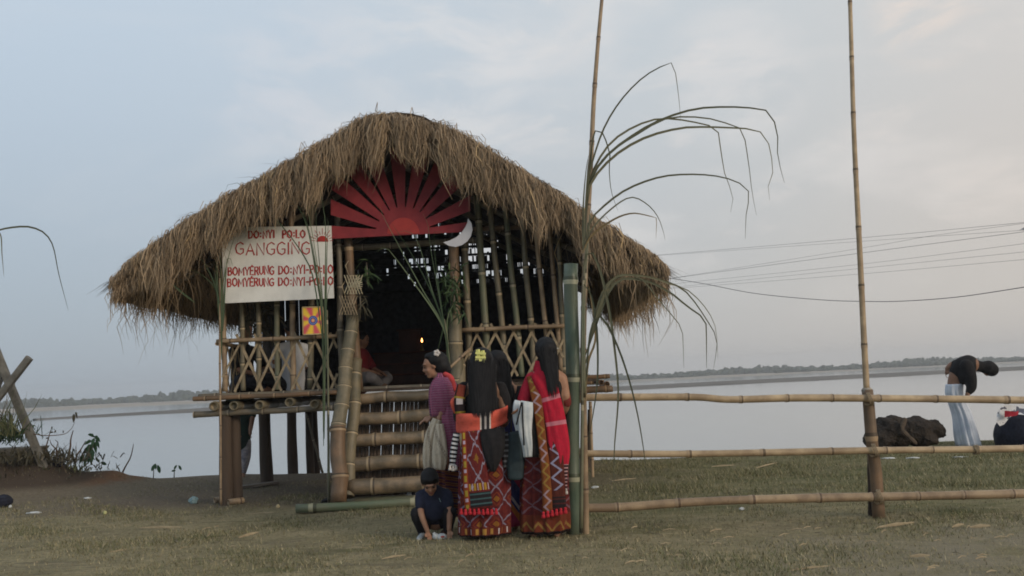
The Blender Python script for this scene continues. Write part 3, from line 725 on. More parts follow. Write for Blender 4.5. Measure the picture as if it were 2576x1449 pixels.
# white crescent
MD = 10.86
cp_ = [(1030, 812), (1056, 850), (1062, 895), (1050, 940), (1025, 975), (990, 1000), (945, 1014), (895, 1005), (858, 982), (905, 968), (950, 945), (985, 915), (1012, 875), (1026, 845)]
mb = MB(); mb.prism([at(*q2(*p), MD) for p in cp_], (0, .015, 0))
o = mb.build('moon_board', plain('silver_white_paint', (.56, .57, .62), (.48, .49, .54), 8, .5, .1), None, False)
props(o, 'white crescent moon cut from board at the right foot of the red half sun', 'moon')
# small bright picture
PD = 10.98
def picfn(t, u, v):
    x, y = u - .5, (v - .5) * 1.3
    n = t.nodes.new('ShaderNodeMath'); n.operation = 'ARCTAN2'; t.links.new(y.o, n.inputs[0]); t.links.new(x.o, n.inputs[1])
    ray = ((X(t, n.outputs[0]) * 6).sin()).ss(-.9, .9); r = (x * x + y * y).pw(.5)
    c = mixc(t, ray, (.62, .10, .13), (.80, .55, .06)); c = mixc(t, r.ss(.30, .15), c, (.82, .42, .05))
    c = mixc(t, r < .23, c, (.055, .09, .32)); c = mixc(t, r < .18, c, (.16, .24, .50)); c = mixc(t, r < .14, c, (.05, .08, .28)); c = mixc(t, r < .09, c, (.66, .24, .10)); c = mixc(t, r < .04, c, (.70, .52, .30))
    return c
pm, t, b = newmat('bright_print', .5); u, v, _ = sepxyz(t, coords(t, 'UV')); t.links.new(picfn(t, u, v).o, b.inputs['Base Color'])
pc = [at(761, 773, PD), at(763, 842, PD), at(814, 839, PD), at(812, 772, PD)]
pt_ = thing('sun_picture', 'small yellow and red print with a blue ring hanging below the sign board', 'picture', pc[1])
mb = MB(); mb.prism(pc, (0, .008, 0), [(0, 1), (0, 0), (1, 0), (1, 1)]); mb.build('print', pm, pt_, False)
mb = MB()
for i in range(4): mb.beam(pc[i] + Vector((0, -.002, 0)), pc[(i + 1) % 4] + Vector((0, -.002, 0)), .012, .012)
mb.build('frame', plain('pale_frame', (.55, .42, .22), None, 9, .6, 0), pt_, False)
mb = MB(); mb.tube([at(775, 772, PD), at(785, 752, PD + .02), at(797, 771, PD)], .002, 5); mb.build('cord', BLACK, pt_)
# ------------------------------------------------------------------ inside the hut
al = thing('altar', 'dim stepped wooden altar at the back of the hut with a cloth covered top', 'altar', at(1050, 980, 14.3))
DWOOD = plain('dark_red_wood', (.075, .032, .024), (.04, .02, .016), 7, .6, .2)
for k, (zz, w, dep) in enumerate(((1.42, 1.9, 14.0), (1.58, 1.6, 14.2), (1.75, 1.3, 14.4))):
    mb = MB(); x = at(1050, 900, 14.3).x; mb.box((x, (dep + 14.9) / 2, (FLOORZ + zz) / 2 + (k > 0) * .002), (w, 14.9 - dep, zz - FLOORZ)); mb.build('altar_step', DWOOD, al, False)
    mb = MB(); mb.box((x, (dep + 14.9) / 2 - .01, zz + .012), (w + .04, 14.9 - dep + .04, .02)); mb.build('step_cloth', plain('altar_cloth', (.13, .045, .03), (.07, .03, .025), 5, .9, .1), al, False)
mb = MB(); mb.box((at(1030, 830, 14.7).x, 14.72, 1.93), (.34, .04, .34)); mb.box((at(1030, 830, 14.7).x, 14.70, 2.115), (.40, .06, .03)); mb.build('altar_frame', DWOOD, al, False)
cpos = at(1054, 862, 14.0)
cd = thing('oil_lamp', 'tiny burning lamp on the altar glowing in the dark doorway', 'lamp', cpos)
cpos.z = 1.80
mb = MB(); mb.loft([[Vector((cpos.x + r * math.cos(a), 14.0 + .45 + r * math.sin(a), z)) for a in np.linspace(0, 2 * math.pi, 13)[:-1]] for r, z in ((.035, 1.774), (.03, 1.80), (.012, 1.82), (.012, 1.87), (.035, 1.89), (.04, 1.905), (.03, 1.90))]); mb.build('stand', plain('brass', (.35, .22, .08), None, 8, .35, 0), cd)
mb = MB(); fl = [(.003, 1.90), (.011, 1.915), (.013, 1.93), (.008, 1.95), (.002, 1.97)]
mb.loft([[Vector((cpos.x + r * math.cos(a), 14.45 + r * math.sin(a), z)) for a in np.linspace(0, 2 * math.pi, 10)[:-1]] for r, z in fl]); mb.build('flame', glowmat('flame', (1, .36, .09), 9), cd)
# ------------------------------------------------------------------ reeds and leafy ornaments
def leaf_ribbons(name, specs, d, mat, label, cat, base, group=None, w0=.016, bundle=None):
    # specs: lists of picture points, blades arch towards or away from the hut by their own bow
    t_ = thing(name, label, cat, at(*base, d), group); Cs, Ws, Sd, Ti = [], [], [], []
    for sp in specs:
        K = 22; bow = random.uniform(-.35, .35); P = spline([at(p[0], p[1], d) for p in sp], 8)
        L = [0.0]
        for i in range(1, len(P)): L.append(L[-1] + (P[i] - P[i - 1]).length)
        tt = np.linspace(0, L[-1], K); arr = np.array([[q.x, q.y, q.z] for q in P])
        c = np.stack([np.interp(tt, L, arr[:, k]) for k in range(3)], 1); q = np.linspace(0, 1, K)
        s_ = 1 + (bow * q ** 1.6) / d                       # lean the blade in depth
        o_ = np.array([0, 0, CAMZ]); c = o_ + (c - o_) * s_[:, None]
        w = w0 * random.uniform(.7, 1.2) * np.clip(np.minimum(.45 + q * 3, 1.25 * (1 - q) ** .7 + .08), .1, 1)
        tg = c[-1] - c[0]; ang = random.uniform(-.5, .5)
        Cs.append(c); Ws.append(w); Ti.append(random.random())
        Sd.append(None)
    N = len(Cs); K = 22; C = np.stack(Cs); Wd = np.stack(Ws)
    # blade faces stand across its own direction, turned a little
    V, Fc, tv = [], [], []
    for i in range(N):
        tgs = np.gradient(C[i], axis=0); tgs /= np.linalg.norm(tgs, axis=1, keepdims=True) + 1e-9; th = random.uniform(-.6, .6)
        vd = np.array([math.sin(th), math.cos(th), 0]); sd_ = np.cross(tgs, vd); sd_ /= np.linalg.norm(sd_, axis=1, keepdims=True) + 1e-9
        b0 = len(V)
        for k in range(K):
            fold = vd * Wd[i, k] * .25
            V += [C[i, k] - sd_[k] * Wd[i, k] / 2, C[i, k] + fold, C[i, k] + sd_[k] * Wd[i, k] / 2]; tv += [Ti[i]] * 3
            if k:
                a = b0 + (k - 1) * 3; Fc += [(a, a + 1, a + 4, a + 3), (a + 1, a + 2, a + 5, a + 4)]
    me = bpy.data.meshes.new('leaf'); me.from_pydata([tuple(q) for q in V], [], Fc)
    at_ = me.attributes.new('tint', 'FLOAT', 'POINT'); at_.data.foreach_set('value', np.array(tv, dtype=np.float32))
    link('leaves', me, mat, t_)
    for (pts, r0, r1) in (bundle or []):
        mb = MB(); P = spline([at(p[0], p[1], d + .01) for p in pts], 5); mb.tube(P, [r0 + (r1 - r0) * i / (len(P) - 1) for i in range(len(P))], 8); mb.build('stalk', B_POLEG, t_)
    return t_
def cA(x, y): return ((2080 + x / 1.811) / 1.4907, (100 + y / 1.811) / 1.4907)
def cB(x, y): return ((2080 + x / 1.2076) / 1.4907, (900 + y / 1.2076) / 1.4907)
def cC(x, y): return ((1200 + x / 2.07) / 1.4907, (800 + y / 2.07) / 1.4907)
def cD(x, y): return ((380 + x / 1.857) / 1.4907, (380 + y / 1.857) / 1.4907)
A = [[(205, 1330), (225, 1100), (245, 960), (330, 700), (450, 500), (600, 345), (740, 262), (790, 245), (806, 262), (820, 310), (845, 500), (855, 640)],
     [(205, 1330), (225, 1120), (260, 980), (370, 800), (520, 690), (690, 628), (850, 632), (1000, 660), (1100, 688), (1112, 720), (1130, 850), (1160, 1020), (1210, 1140), (1195, 1260)],
     [(200, 1360), (235, 1070), (350, 880), (560, 720), (740, 625), (950, 560), (1150, 545), (1330, 552), (1440, 570), (1480, 610), (1515, 750), (1515, 880), (1560, 1060)],
     [(200, 1380), (230, 1100), (380, 900), (600, 760), (850, 690), (1050, 682), (1250, 690), (1370, 703), (1440, 760), (1475, 900), (1480, 1000), (1440, 1120), (1460, 1180)],
     [(200, 1400), (250, 1040), (370, 860), (560, 730), (740, 630), (900, 612), (1080, 630), (1240, 685), (1280, 710), (1320, 950), (1340, 1120), (1370, 1280)],
     [(190, 1500), (240, 1330), (310, 1240), (480, 1110), (700, 1025), (900, 1003), (1100, 1015), (1250, 1060), (1320, 1130), (1300, 1280), (1295, 1440)],
     [(190, 1520), (250, 1380), (370, 1250), (510, 1160), (620, 1200), (700, 1290), (740, 1400), (750, 1450)],
     [(190, 1540), (250, 1420), (400, 1310), (520, 1268), (620, 1280), (680, 1298), (692, 1310), (688, 1440)],
     [(215, 1250), (240, 950), (262, 745), (290, 702), (330, 730), (375, 870), (370, 960), (385, 1120), (430, 1250)],
     [(190, 1500), (195, 1200), (215, 960), (235, 860)], [(200, 1500), (215, 1150), (228, 900)]]
A = [[cA(*p) for p in s] for s in A]
Bq = [[(130, 120), (155, 40), (200, 120), (240, 280), (270, 480), (288, 700), (270, 950), (268, 1150)],
      [(140, 640), (160, 430), (190, 350), (230, 370), (300, 520), (360, 720), (400, 930), (420, 1110)],
      [(145, 620), (155, 480), (180, 380), (230, 230), (270, 170), (330, 155), (400, 180), (470, 270), (570, 390), (580, 440), (585, 580)],
      [(140, 560), (200, 280), (270, 170), (380, 160), (510, 190), (600, 240), (700, 380), (735, 460), (720, 580)],
      [(145, 500), (260, 190), (400, 165), (510, 195), (620, 240), (720, 370), (740, 540)],
      [(140, 520), (260, 210), (390, 180), (510, 230), (600, 300), (675, 355), (686, 400), (688, 580)],
      [(130, 200), (165, 250), (190, 400), (195, 600), (180, 750), (150, 920)], [(135, 760), (150, 560), (185, 440), (160, 240), (150, 190)]]
A += [[cB(*p) for p in s] for s in Bq]
leaf_ribbons('reed_bundle', A, 7.66, REED_DRY, 'tall reed plant with long arching leaves tied to the leaning bamboo pole', 'reeds', (1475, 1340), None, .019, [(((1462, 1340), (1465, 1000), (1466, 760), (1479, 560)), .016, .006), (((1470, 1000), (1470, 760), (1484, 540)), .014, .006)])
R2 = [[(1010, 1260), (1000, 1170), (960, 880), (800, 600), (600, 230), (480, 0), (465, -60)], [(1005, 1230), (990, 1120), (950, 870), (700, 500), (540, 290), (500, 262), (440, 300)],
      [(1010, 1230), (1000, 1150), (965, 880), (860, 600), (720, 330), (560, 80)], [(1005, 1220), (960, 870), (870, 600), (770, 250), (690, 140), (600, 150)],
      [(1010, 1230), (990, 1050), (940, 700), (900, 400), (885, 180), (905, 130), (980, 180)], [(1005, 1210), (965, 870), (925, 640), (860, 280), (840, 100), (800, 0)],
      [(1010, 1230), (985, 900), (1000, 780), (1040, 700)], [(960, 880), (930, 1000), (910, 1080)]]
leaf_ribbons('reed_bundle', [[cC(*p) for p in s] for s in R2], 10.35, REED, 'fan of slim green reed stems tied to the right hand stair post', 'reeds', (1131, 940), None, .018, [((cC(1010, 1240), cC(975, 900), cC(965, 820)), .014, .006)])
R3 = [[(1545, 2300), (1540, 1480), (1490, 1050), (1430, 700), (1415, 490), (1408, 480)], [(1550, 1480), (1500, 900), (1490, 590)], [(1540, 1480), (1440, 900), (1340, 690), (1290, 670), (1250, 700)],
      [(1545, 1700), (1480, 1250), (1400, 1060), (1250, 860), (1100, 720), (1000, 600), (930, 565), (870, 590), (856, 645)], [(1555, 1700), (1560, 1200), (1560, 850), (1520, 600)], [(1215, 870), (1222, 760), (1230, 665), (1243, 650), (1252, 690)],
      [(1560, 1900), (1570, 1100), (1580, 830), (1560, 810), (1540, 860)], [(1550, 2000), (1530, 1450), (1470, 1000), (1390, 720), (1350, 690)], [(1548, 2400), (1546, 1800), (1525, 1350), (1450, 960)], [(1552, 2350), (1560, 1700), (1575, 1350), (1640, 1180)]]
leaf_ribbons('reed_bundle', [[cD(*p) for p in s] for s in R3], 10.6, REED, 'upright bundle of green reeds crossing the right edge of the sign board', 'reeds', (827, 1264), None, .017, [(((828, 1264), (826, 1000), (822, 780)), .010, .012)])
R4 = [[(830, 1900), (830, 1440), (780, 1200), (760, 1080)], [(820, 1600), (820, 1430), (800, 1300), (720, 1130), (640, 1050)], [(840, 1700), (840, 1440), (850, 1250), (900, 1030), (945, 910)], [(830, 1500), (790, 1300), (670, 1190), (560, 1170)],
      [(650, 1400), (560, 1330), (450, 1240), (340, 1190)], [(835, 1500), (800, 1200), (790, 1060)], [(845, 1600), (870, 1150), (895, 1090), (915, 1150)], [(830, 1600), (810, 1350), (790, 1180)], [(838, 1800), (835, 1300), (825, 1000)], [(828, 1700), (812, 1300), (805, 1090)]]
leaf_ribbons('reed_bundle', [[cD(*p) for p in s] for s in R4], 10.85, REED, 'bundle of green reeds tied to the thin cane at the left corner of the hut', 'reeds', (557, 1268), None, .020, None)
mb = MB(); mb.bamboo(at(556, 1270, 10.8), at(552, 700, 10.86), .014, .011, .35, 8); props(mb.build('bamboo_cane', B_TAN, None), 'thin pale cane standing upright at the left front corner of the hut', 'cane')
mb = MB(); mb.bamboo(at(826, 1265, 10.62), at(824, 870, 10.63), .010, .008, .45, 8); props(mb.build('bamboo_cane', B_GREY, None), 'thin pale cane standing just left of the stairs', 'cane')
leaf_ribbons('reed_leaf', [[(-60, 640), (-20, 590), (0, 578), (40, 571), (75, 571), (110, 585), (133, 618), (148, 690), (172, 782)], [(-30, 575), (0, 588), (5, 640), (10, 698)]], 8.6, REED_DRY, 'single arching reed leaf reaching in at the left side', 'leaf', (-60, 700), None, .017)
def leaf_bunch(label, u, v, d, n, r, mat, ln=.13, name='leaf_bunch'):
    t_ = thing(name, label, 'foliage', at(u, v, d)); c0 = np.array(at(u, v, d)); K = 4
    root = c0 + np.random.normal(0, 1, (n, 3)) * np.array([r, r * .6, r * 1.5]); dd = np.random.normal(0, 1, (n, 3)); dd[:, 2] -= .8; dd /= np.linalg.norm(dd, axis=1, keepdims=True)
    L = np.random.uniform(.5, 1.2, n) * ln; C = np.stack([root + dd * (L * q)[:, None] - np.array([0, 0, 1]) * (L * q * q * .4)[:, None] for q in (0, .35, .7, 1)], 1)
    Wd = (L * .16)[:, None] * np.array([.5, 1, .8, .1])[None]; sd_ = np.cross(dd, np.random.normal(0, 1, (n, 3))); sd_ /= np.linalg.norm(sd_, axis=1, keepdims=True)
    strands('leaves', C, Wd, sd_, np.random.rand(n), mat, t_)
    mb = MB(); mb.tube([at(u, v - 30, d), at(u + 2, v, d), at(u, v + 25, d)], [.008, .008, .004], 6); mb.build('twig', B_GREY, t_)
leaf_bunch('small leafy green branch hung on the left door post', 922, 690, 10.98, 34, .05, LEAF); leaf_bunch('thick leafy branch tied to the right door post above its cut top', 1140, 712, 10.85, 95, .075, LEAF)
leaf_bunch('drooping leaf bunch just above the cut right stair post', 1142, 765, 10.80, 45, .05, LEAF); leaf_bunch('dark dry leaves hanging in the open porch left of the picture', 656, 800, 11.6, 110, .09, LEAFB, .2)
leaf_bunch('withered leaves hanging low on the left door post', 905, 768, 10.92, 40, .05, LEAFB, .12)
def strip_fan(label, u, v, d, kind):
    t_ = thing('bamboo_ornament', label, 'ornament', at(u, v, d)); mb = MB()
    if kind == 0:
        for k in range(7):
            a = math.radians(-22 + 12 * k); mb.beam(at(u - 4, v + 6, d - .01 * (k % 2)), at(u + 27 * math.cos(a), v - 27 * math.sin(a), d - .02 - .012 * (k % 3)), .004, .011, Vector((0, 1, 0)).cross(Vector((math.cos(a), 0, math.sin(a)))))
    for k in range(5):
        for s_ in (-1, 1):
            x = u - 14 + k * 7 + (0 if kind else 4); p, q = at(x - 9 * s_, v - 24, d - .03 - .006 * s_), at(x + 9 * s_, v + 24, d - .03 - .006 * s_); mb.beam(p, q, .003, .010, Vector((0, 1, 0)).cross((q - p).normalized()))
    mb.build('strips', SLAT if kind else plain('pale_bamboo_strip', (.46, .42, .30), (.34, .29, .19), 15, .7, .1), t_, False)
    mb = MB(); mb.tube([at(u - 8, v - 60, d), at(u - 16, v - 48, d - .03), at(u - 6, v - 20, d - .02)], [.004, .007, .004], 6); mb.build('loop', SLAT, t_)
strip_fan('fan shaped plaited bamboo ornament at the top of the left stair rail', 885, 716, 10.86, 0); strip_fan('narrow plaited bamboo mesh ornament below the fan on the left stair rail', 876, 768, 10.86, 1)
# short split bamboo tubes stuck on the right stair post
mb = MB(); mb.bamboo(at(1108, 948, 10.3), at(1182, 878, 10.5), .016, .017, .9, 10); props(mb.build('bamboo_spout', B_TAN, None), 'slanting thin bamboo tube lashed across the right stair post', 'bamboo')
# ------------------------------------------------------------------ gate post, poles and fence
GD = 7.72
gt = thing('gate_post', 'thick green bamboo post standing beside the women', 'post', gp(1441, 1346))
mb = MB(); g = gp(1441, 1346); d0 = g.y; g.z = -.05; mb.bamboo(g, at(1438, 664, d0), .060, .058, .80, 20, 0, True, .36); mb.build('culm', B_GREEN, gt)
POLE_AT = gp(1474, 1346).y
fn = thing('bamboo_fence', 'bamboo rail fence with three rails tied across a round post', 'fence', gp(2208, 1300))
FDp = gp(2208, 1300).y - .11
def rail(pts, r, ph, name='rail', mat=None, top=None, parent=True, gap=.46):
    mb = MB(); P = spline([at(u, v, d) for u, v, d in pts], 5); L = 0; rings = []; vs = []
    n = 12; fine = []
    for i in range(len(P) - 1):
        for k in range(12): fine.append(P[i] + (P[i + 1] - P[i]) * (k / 12))
    fine.append(P[-1]); rs = []; vv = []
    for i, p in enumerate(fine):
        if i: L += (p - fine[i - 1]).length
        f = L / gap + ph + .30 * math.sin(L * 1.9 + ph * 9); fr = abs(f - round(f)) * gap; rs.append((r if top is None else r + (top - r) * i / (len(fine) - 1)) * (1.13 if fr < .018 else 1.0) * (1 + .03 * math.sin(L * 4))); vv.append(f)
    mb.tube(fine, rs, n); 
    # lengthwise coordinate counts the joints
    k = 0
    for fi, f in enumerate(mb.f):
        if len(f) == 4: ring = fi // n; mb.uv[fi] = [(mb.uv[fi][0][0], vv[ring]), (mb.uv[fi][1][0], vv[ring]), (mb.uv[fi][2][0], vv[ring + 1]), (mb.uv[fi][3][0], vv[ring + 1])]
    return mb.build(name, mat or (B_FENCE if r < .035 else B_TAN), fn if parent else None)
B_FENCE = bamboo_mat('fence_bamboo', (.50, .38, .24), (.27, .195, .12), (.07, .048, .03), (.30, .22, .14))
rail([(1450, 1000, FDp - .02), (1600, 999, FDp), (1750, 999, FDp), (1840, 1005, FDp), (2000, 1001, FDp), (2200, 1002, FDp), (2400, 1004, FDp), (2600, 1007, FDp)], .030, .3)
rail([(1450, 1141, FDp - .02), (1700, 1142, FDp), (1900, 1139, FDp), (2200, 1133, FDp), (2400, 1131, FDp), (2600, 1128, FDp)], .028, .75)
rail([(1466, 1278, FDp - .02), (1560, 1276, FDp), (1760, 1262, FDp), (2000, 1254, FDp), (2250, 1249, FDp), (2400, 1246, FDp), (2600, 1241, FDp)], .0352, .1)
o = rail([(1474, 1350, POLE_AT), (1468, 1000, POLE_AT), (1467, 880, POLE_AT), (1473, 637, POLE_AT), (1482, 490, POLE_AT + .02), (1488, 374, POLE_AT + .03), (1494, 248, POLE_AT + .04), (1505, 100, POLE_AT + .05), (1514, 0, POLE_AT + .06), (1517, -40, POLE_AT + .06)], .027, .4, 'bamboo_pole', B_TAN, .014, False, .42)
props(o, 'slim bent bamboo pole rising beside the green gate post', 'pole')
g = gp(2212, 1300); gg = Vector(g); gg.z = -.06; mb = MB(); mb.bamboo(gg, at(2182, 980, g.y), .052, .046, .9, 14, 0, True, .2); mb.build('post', B_BROWN, fn)
g2_ = gp(2196, 1298); gg = Vector(g2_); gg.z = -.05; gg.y += .05; mb = MB(); mb.bamboo(gg, at(2188, 1115, gg.y), .024, .024, .5, 10); mb.build('stake', WOOD, fn)
for u, v, r in ((1459, 1000, .042), (1462, 1141, .040), (1468, 1278, .046), (2185, 1004, .05), (2198, 1133, .05), (2210, 1250, .055), (2455, 1131, .034)):
    c = at(u, v, FDp - .005); mb = MB()
    for k in range(3):
        mb.tube([c + Vector((.012 * (k - 1) + .01 * math.sin(a * 2), r * math.cos(a), r * math.sin(a) * 1.05)) for a in np.linspace(0, 2 * math.pi, 15)], .0045, 5)
    mb.build('lashing', SLAT, fn)
mb = MB(); c = at(2181, 983, g.y); mb.ball(c, (.045, .045, .036), 12, 8, None, .04); mb.build('knot', plain('pale_rag', (.38, .34, .28), None, 12, .9, .3), fn)
mb = MB(); mb.bamboo(at(2181, 985, g.y - .005), at(2137, -30, g.y + .06), .026, .017, .5, 12, .015); props(mb.build('bamboo_pole', B_FENCE, None), 'tall straight bamboo pole set into the round fence post', 'pole')
# ------------------------------------------------------------------ left edge: concrete posts, block, plants
def cE(x, y): return (x / 2.786 / 1.4907, (1280 + y / 2.786) / 1.4907)
CONC_D = plain('dark_weathered_concrete', (.215, .205, .18), (.12, .115, .10), 9, .9, .4)
def bar(name, p, q, w, h, mat, label, cat):
    mb = MB(); p, q = Vector(p), Vector(q); n = 7
    ax = (q - p); up = Vector((0, 1, 0)); a = ax.normalized().cross(up).normalized(); rings = []
    for k in range(n):
        c = p + ax * (k / (n - 1)); rings.append([c + a * (x * w / 2 * (1 + random.uniform(-.04, .04))) + up * (y * h / 2) for x, y in ((-1, -.8), (-.8, -1), (.8, -1), (1, -.8), (1, .8), (.8, 1), (-.8, 1), (-1, .8))])
    mb.loft(rings); return props(mb.build(name, mat, None, False), label, cat)
pb = at(*cE(478, 1290), 13.7); pb.z -= .1
bar('concrete_post', pb, at(*cE(-60, 60), 13.5), .100, .09, CONC_D, 'long leaning grey concrete post planted in the earth mound', 'post')
bar('concrete_post', at(*cE(310, 170), 13.37), at(*cE(-120, 720), 13.4), .092, .08, CONC_D, 'shorter grey concrete post crossing in front of the long leaning one', 'post')
bar('concrete_post', at(*cE(15, 330), 13.6), at(*cE(-90, 640), 13.62), .09, .08, CONC_D, 'grey concrete post end just peeping in at the left edge behind the crossing pair', 'post')
p = at(*cE(90, 1130), 14.0); mb = MB()
mb.loft([[p + Vector((x + random.uniform(-.02, .02), y, z)) for x, y in ((-1.4, -.25), (.42, -.22), (.44, .3), (-1.4, .3))] for z in (-.75, -.25, -.03, .02)]); o = mb.build('concrete_block', plain('dirty_concrete', (.17, .155, .13), (.085, .08, .068), 7, .95, .6), None, False); props(o, 'broken slab of old concrete lying at the left edge under the weeds', 'block')
def weed(label, u, v, d, n, r, mat, ln, cat='plant', name='weed', up=.9):
    t_ = thing(name, label, cat, at(u, v, d)); K = 4; c0 = np.array(at(u, v, d))
    root = c0 + np.random.normal(0, 1, (n, 3)) * np.array([r, r * .6, .03]); dd = np.random.normal(0, .7, (n, 3)); dd[:, 2] = np.abs(dd[:, 2]) + up; dd /= np.linalg.norm(dd, axis=1, keepdims=True)
    L = np.random.uniform(.4, 1.2, n) * ln; C = np.stack([root + dd * (L * q)[:, None] + np.array([0, 0, -1]) * (L * q * q * np.random.uniform(.1, .7, n))[:, None] for q in (0, .35, .7, 1)], 1)
    Wd = np.random.uniform(.010, .028, n)[:, None] * np.array([.6, 1, .8, .1])[None]; a = np.random.uniform(-.9, .9, n)
    strands('leaves', C, Wd, np.stack([np.cos(a), np.sin(a), np.zeros(n)], 1), np.random.rand(n), mat, t_)
    mb = MB()
    for _ in range(5): mb.tube([c0 + np.array([random.uniform(-r, r), 0, 0]), c0 + np.array([random.uniform(-r, r) * 1.3, 0, ln * .9])], [.006, .002], 5)
    mb.build('stem', B_GREY, t_)
weed('bushy green weed growing over the concrete slab at the left edge', *cE(40, 1040), 13.75, 210, .22, LEAF, .50)
weed('brown weeds hanging over the front of the concrete slab', *cE(110, 1240), 13.6, 260, .34, LEAFB, .24)
weed('taller pale grass tuft behind the green weed at the left edge', *cE(20, 980), 13.3, 60, .14, TURF_GRN, .8)
for lab, u, v, n, r, mt, ln in (('dark withered undergrowth at the foot of the long concrete post', *cE(420, 1290), 130, .28, LEAFB, .32), ('dry brown undergrowth beside the slab at the left edge', *cE(150, 1330), 130, .30, LEAFB, .28), ('tangled grey weeds between the concrete post and the leafy plant', *cE(640, 1260), 150, .28, LEAFB, .30), ('low mixed green tuft in front of the earth mound', *cE(560, 1370), 120, .26, TURF_GRN, .16), ('low green tuft at the left foot of the earth mound', *cE(230, 1400), 120, .34, LEAF, .16), ('dark scrub across the front of the earth mound below the slab', *cE(120, 1420), 260, .42, LEAFB, .22), ('brown scrub on the middle of the earth mound below the concrete post', *cE(430, 1390), 220, .40, LEAFB, .20)):
    weed(lab, u, v, 13.9, n, r, mt, ln)
def twig(label, pts, d, r, leaves=()):
    t_ = thing('twig', label, 'plant', at(*cE(*pts[0]), d)); mb = MB(); P = spline([at(*cE(*p), d + .02 * i) for i, p in enumerate(pts)], 5)
    mb.tube(P, [r * (1 - .7 * i / (len(P) - 1)) for i in range(len(P))], 6); mb.build('stem', plain('brown_twig', (.16, .10, .065), (.08, .055, .04), 15, .9, .2), t_)
    return t_
def leaves_on(t_, spots, d, mat, name='leaf'):
    for (x, y, ang, L) in spots:
        mb = MB(); p = at(*cE(x, y), d); a = math.radians(ang); dr = Vector((math.cos(a), random.uniform(-.5, .2), math.sin(a))).normalized(); L *= d / F / 2.786 / 1.4907
        mb.ribbon([p, p + dr * L * .3 + Vector((0, 0, .01)), p + dr * L * .7 + Vector((0, 0, .0)), p + dr * L + Vector((0, 0, -L * .15))], [L * .12, L * .46, L * .36, .004], dr.cross(Vector((.2, 1, .1))), .12)
        mb.build(name, mat, t_)
GL = plain('fresh_green_leaf', (.05, .11, .045), (.028, .07, .03), 20, .5, .1); DL = plain('wilted_leaf', (.10, .085, .05), (.06, .055, .035), 20, .7, .1)
twig('thick crooked brown stem standing bare on the earth mound', [(700, 1250), (715, 1180), (735, 1100), (740, 1020), (765, 930)], 14.0, .022)
twig('bare reddish twig leaning right between two mound plants', [(790, 1270), (800, 1200), (850, 1120), (895, 1040)], 14.0, .018)
twig('long bare stem rising alone at the right end of the earth mound', [(1280, 1370), (1310, 1310), (1360, 1220), (1385, 1130), (1395, 1070)], 14.3, .014)
t_ = twig('thin trailing vine with a dry leaf at its raised tip', [(230, 960), (330, 965), (470, 985), (600, 980), (680, 965), (730, 930), (770, 870), (785, 800)], 13.6, .008)
leaves_on(t_, [(775, 760, -100, 80), (790, 740, -80, 60), (570, 960, 60, 40), (660, 960, 80, 36), (270, 960, -80, 50)], 13.6, DL)
t_ = twig('forked grey twig with small buds beside the concrete post', [(470, 1130), (500, 1040), (520, 960), (540, 905)], 13.9, .012); leaves_on(t_, [(540, 920, 70, 40), (525, 960, 20, 40), (510, 1020, 160, 36)], 13.9, DL)
twig('hooked dark twig next to the forked twig', [(590, 1260), (600, 1170), (590, 1130), (540, 1080), (520, 1030)], 13.95, .014); twig('short crooked twig right of the hooked dark one', [(585, 1260), (590, 1120), (605, 1060), (575, 1030)], 14.05, .012)
t_ = thing('leafy_plant', 'young plant with large drooping green leaves on the red earth mound', 'plant', at(*cE(930, 1270), 14.1)); mb = MB(); mb.tube(spline([at(*cE(*p), 14.1) for p in ((850, 1330), (940, 1240), (965, 1120), (985, 1010))], 5), .010, 6); mb.build('stem', B_POLEG, t_)
leaves_on(t_, [(985, 1000, 150, 80), (985, 995, -30, 95), (1000, 1030, -60, 90), (980, 1050, -75, 110), (965, 1080, -140, 110), (955, 1100, -115, 120), (965, 1130, -85, 150), (985, 1010, -100, 90), (925, 1180, -110, 110), (900, 1180, -70, 90), (870, 1190, -120, 90), (960, 1040, 200, 80)], 14.1, GL)
def cF(x, y): return (x / 1.509 / 1.4907, (1200 + y / 1.509) / 1.4907)
for lab, bx, by, spots in (('two leaf seedling on the bare bank between the mound and the hut', 868, 888, [(875, 815, -110, 42), (892, 820, -70, 50), (880, 812, -85, 34)]), ('small seedling nearest the hut on the bare bank', 985, 885, [(1000, 820, -120, 28), (1010, 822, -55, 34), (995, 850, 190, 24)]), ('tiny sprout on the red end of the earth mound', 560, 830, [(560, 805, 120, 34), (570, 805, -20, 40)])):
    t_ = thing('seedling', lab, 'plant', at(*cF(bx, by), 14.5)); mb = MB(); mb.tube([at(*cF(bx, by + 8), 14.5), at(*cF(bx + 2, by - 40), 14.5), at(*cF(spots[0][0], spots[0][1]), 14.5)], [.008, .006, .004], 5); mb.build('stem', B_POLEG, t_)
    for (x, y, ang, L) in spots:
        mb = MB(); p = at(*cF(x, y), 14.5); a = math.radians(ang); dr = Vector((math.cos(a), -.2, math.sin(a))).normalized(); L *= 14.5 / F / 1.509 / 1.4907
        mb.ribbon([p, p + dr * L * .4, p + dr * L * .75, p + dr * L], [L * .1, L * .5, L * .4, .004], dr.cross(Vector((.2, 1, .1))), .12); mb.build('leaf', GL, t_)
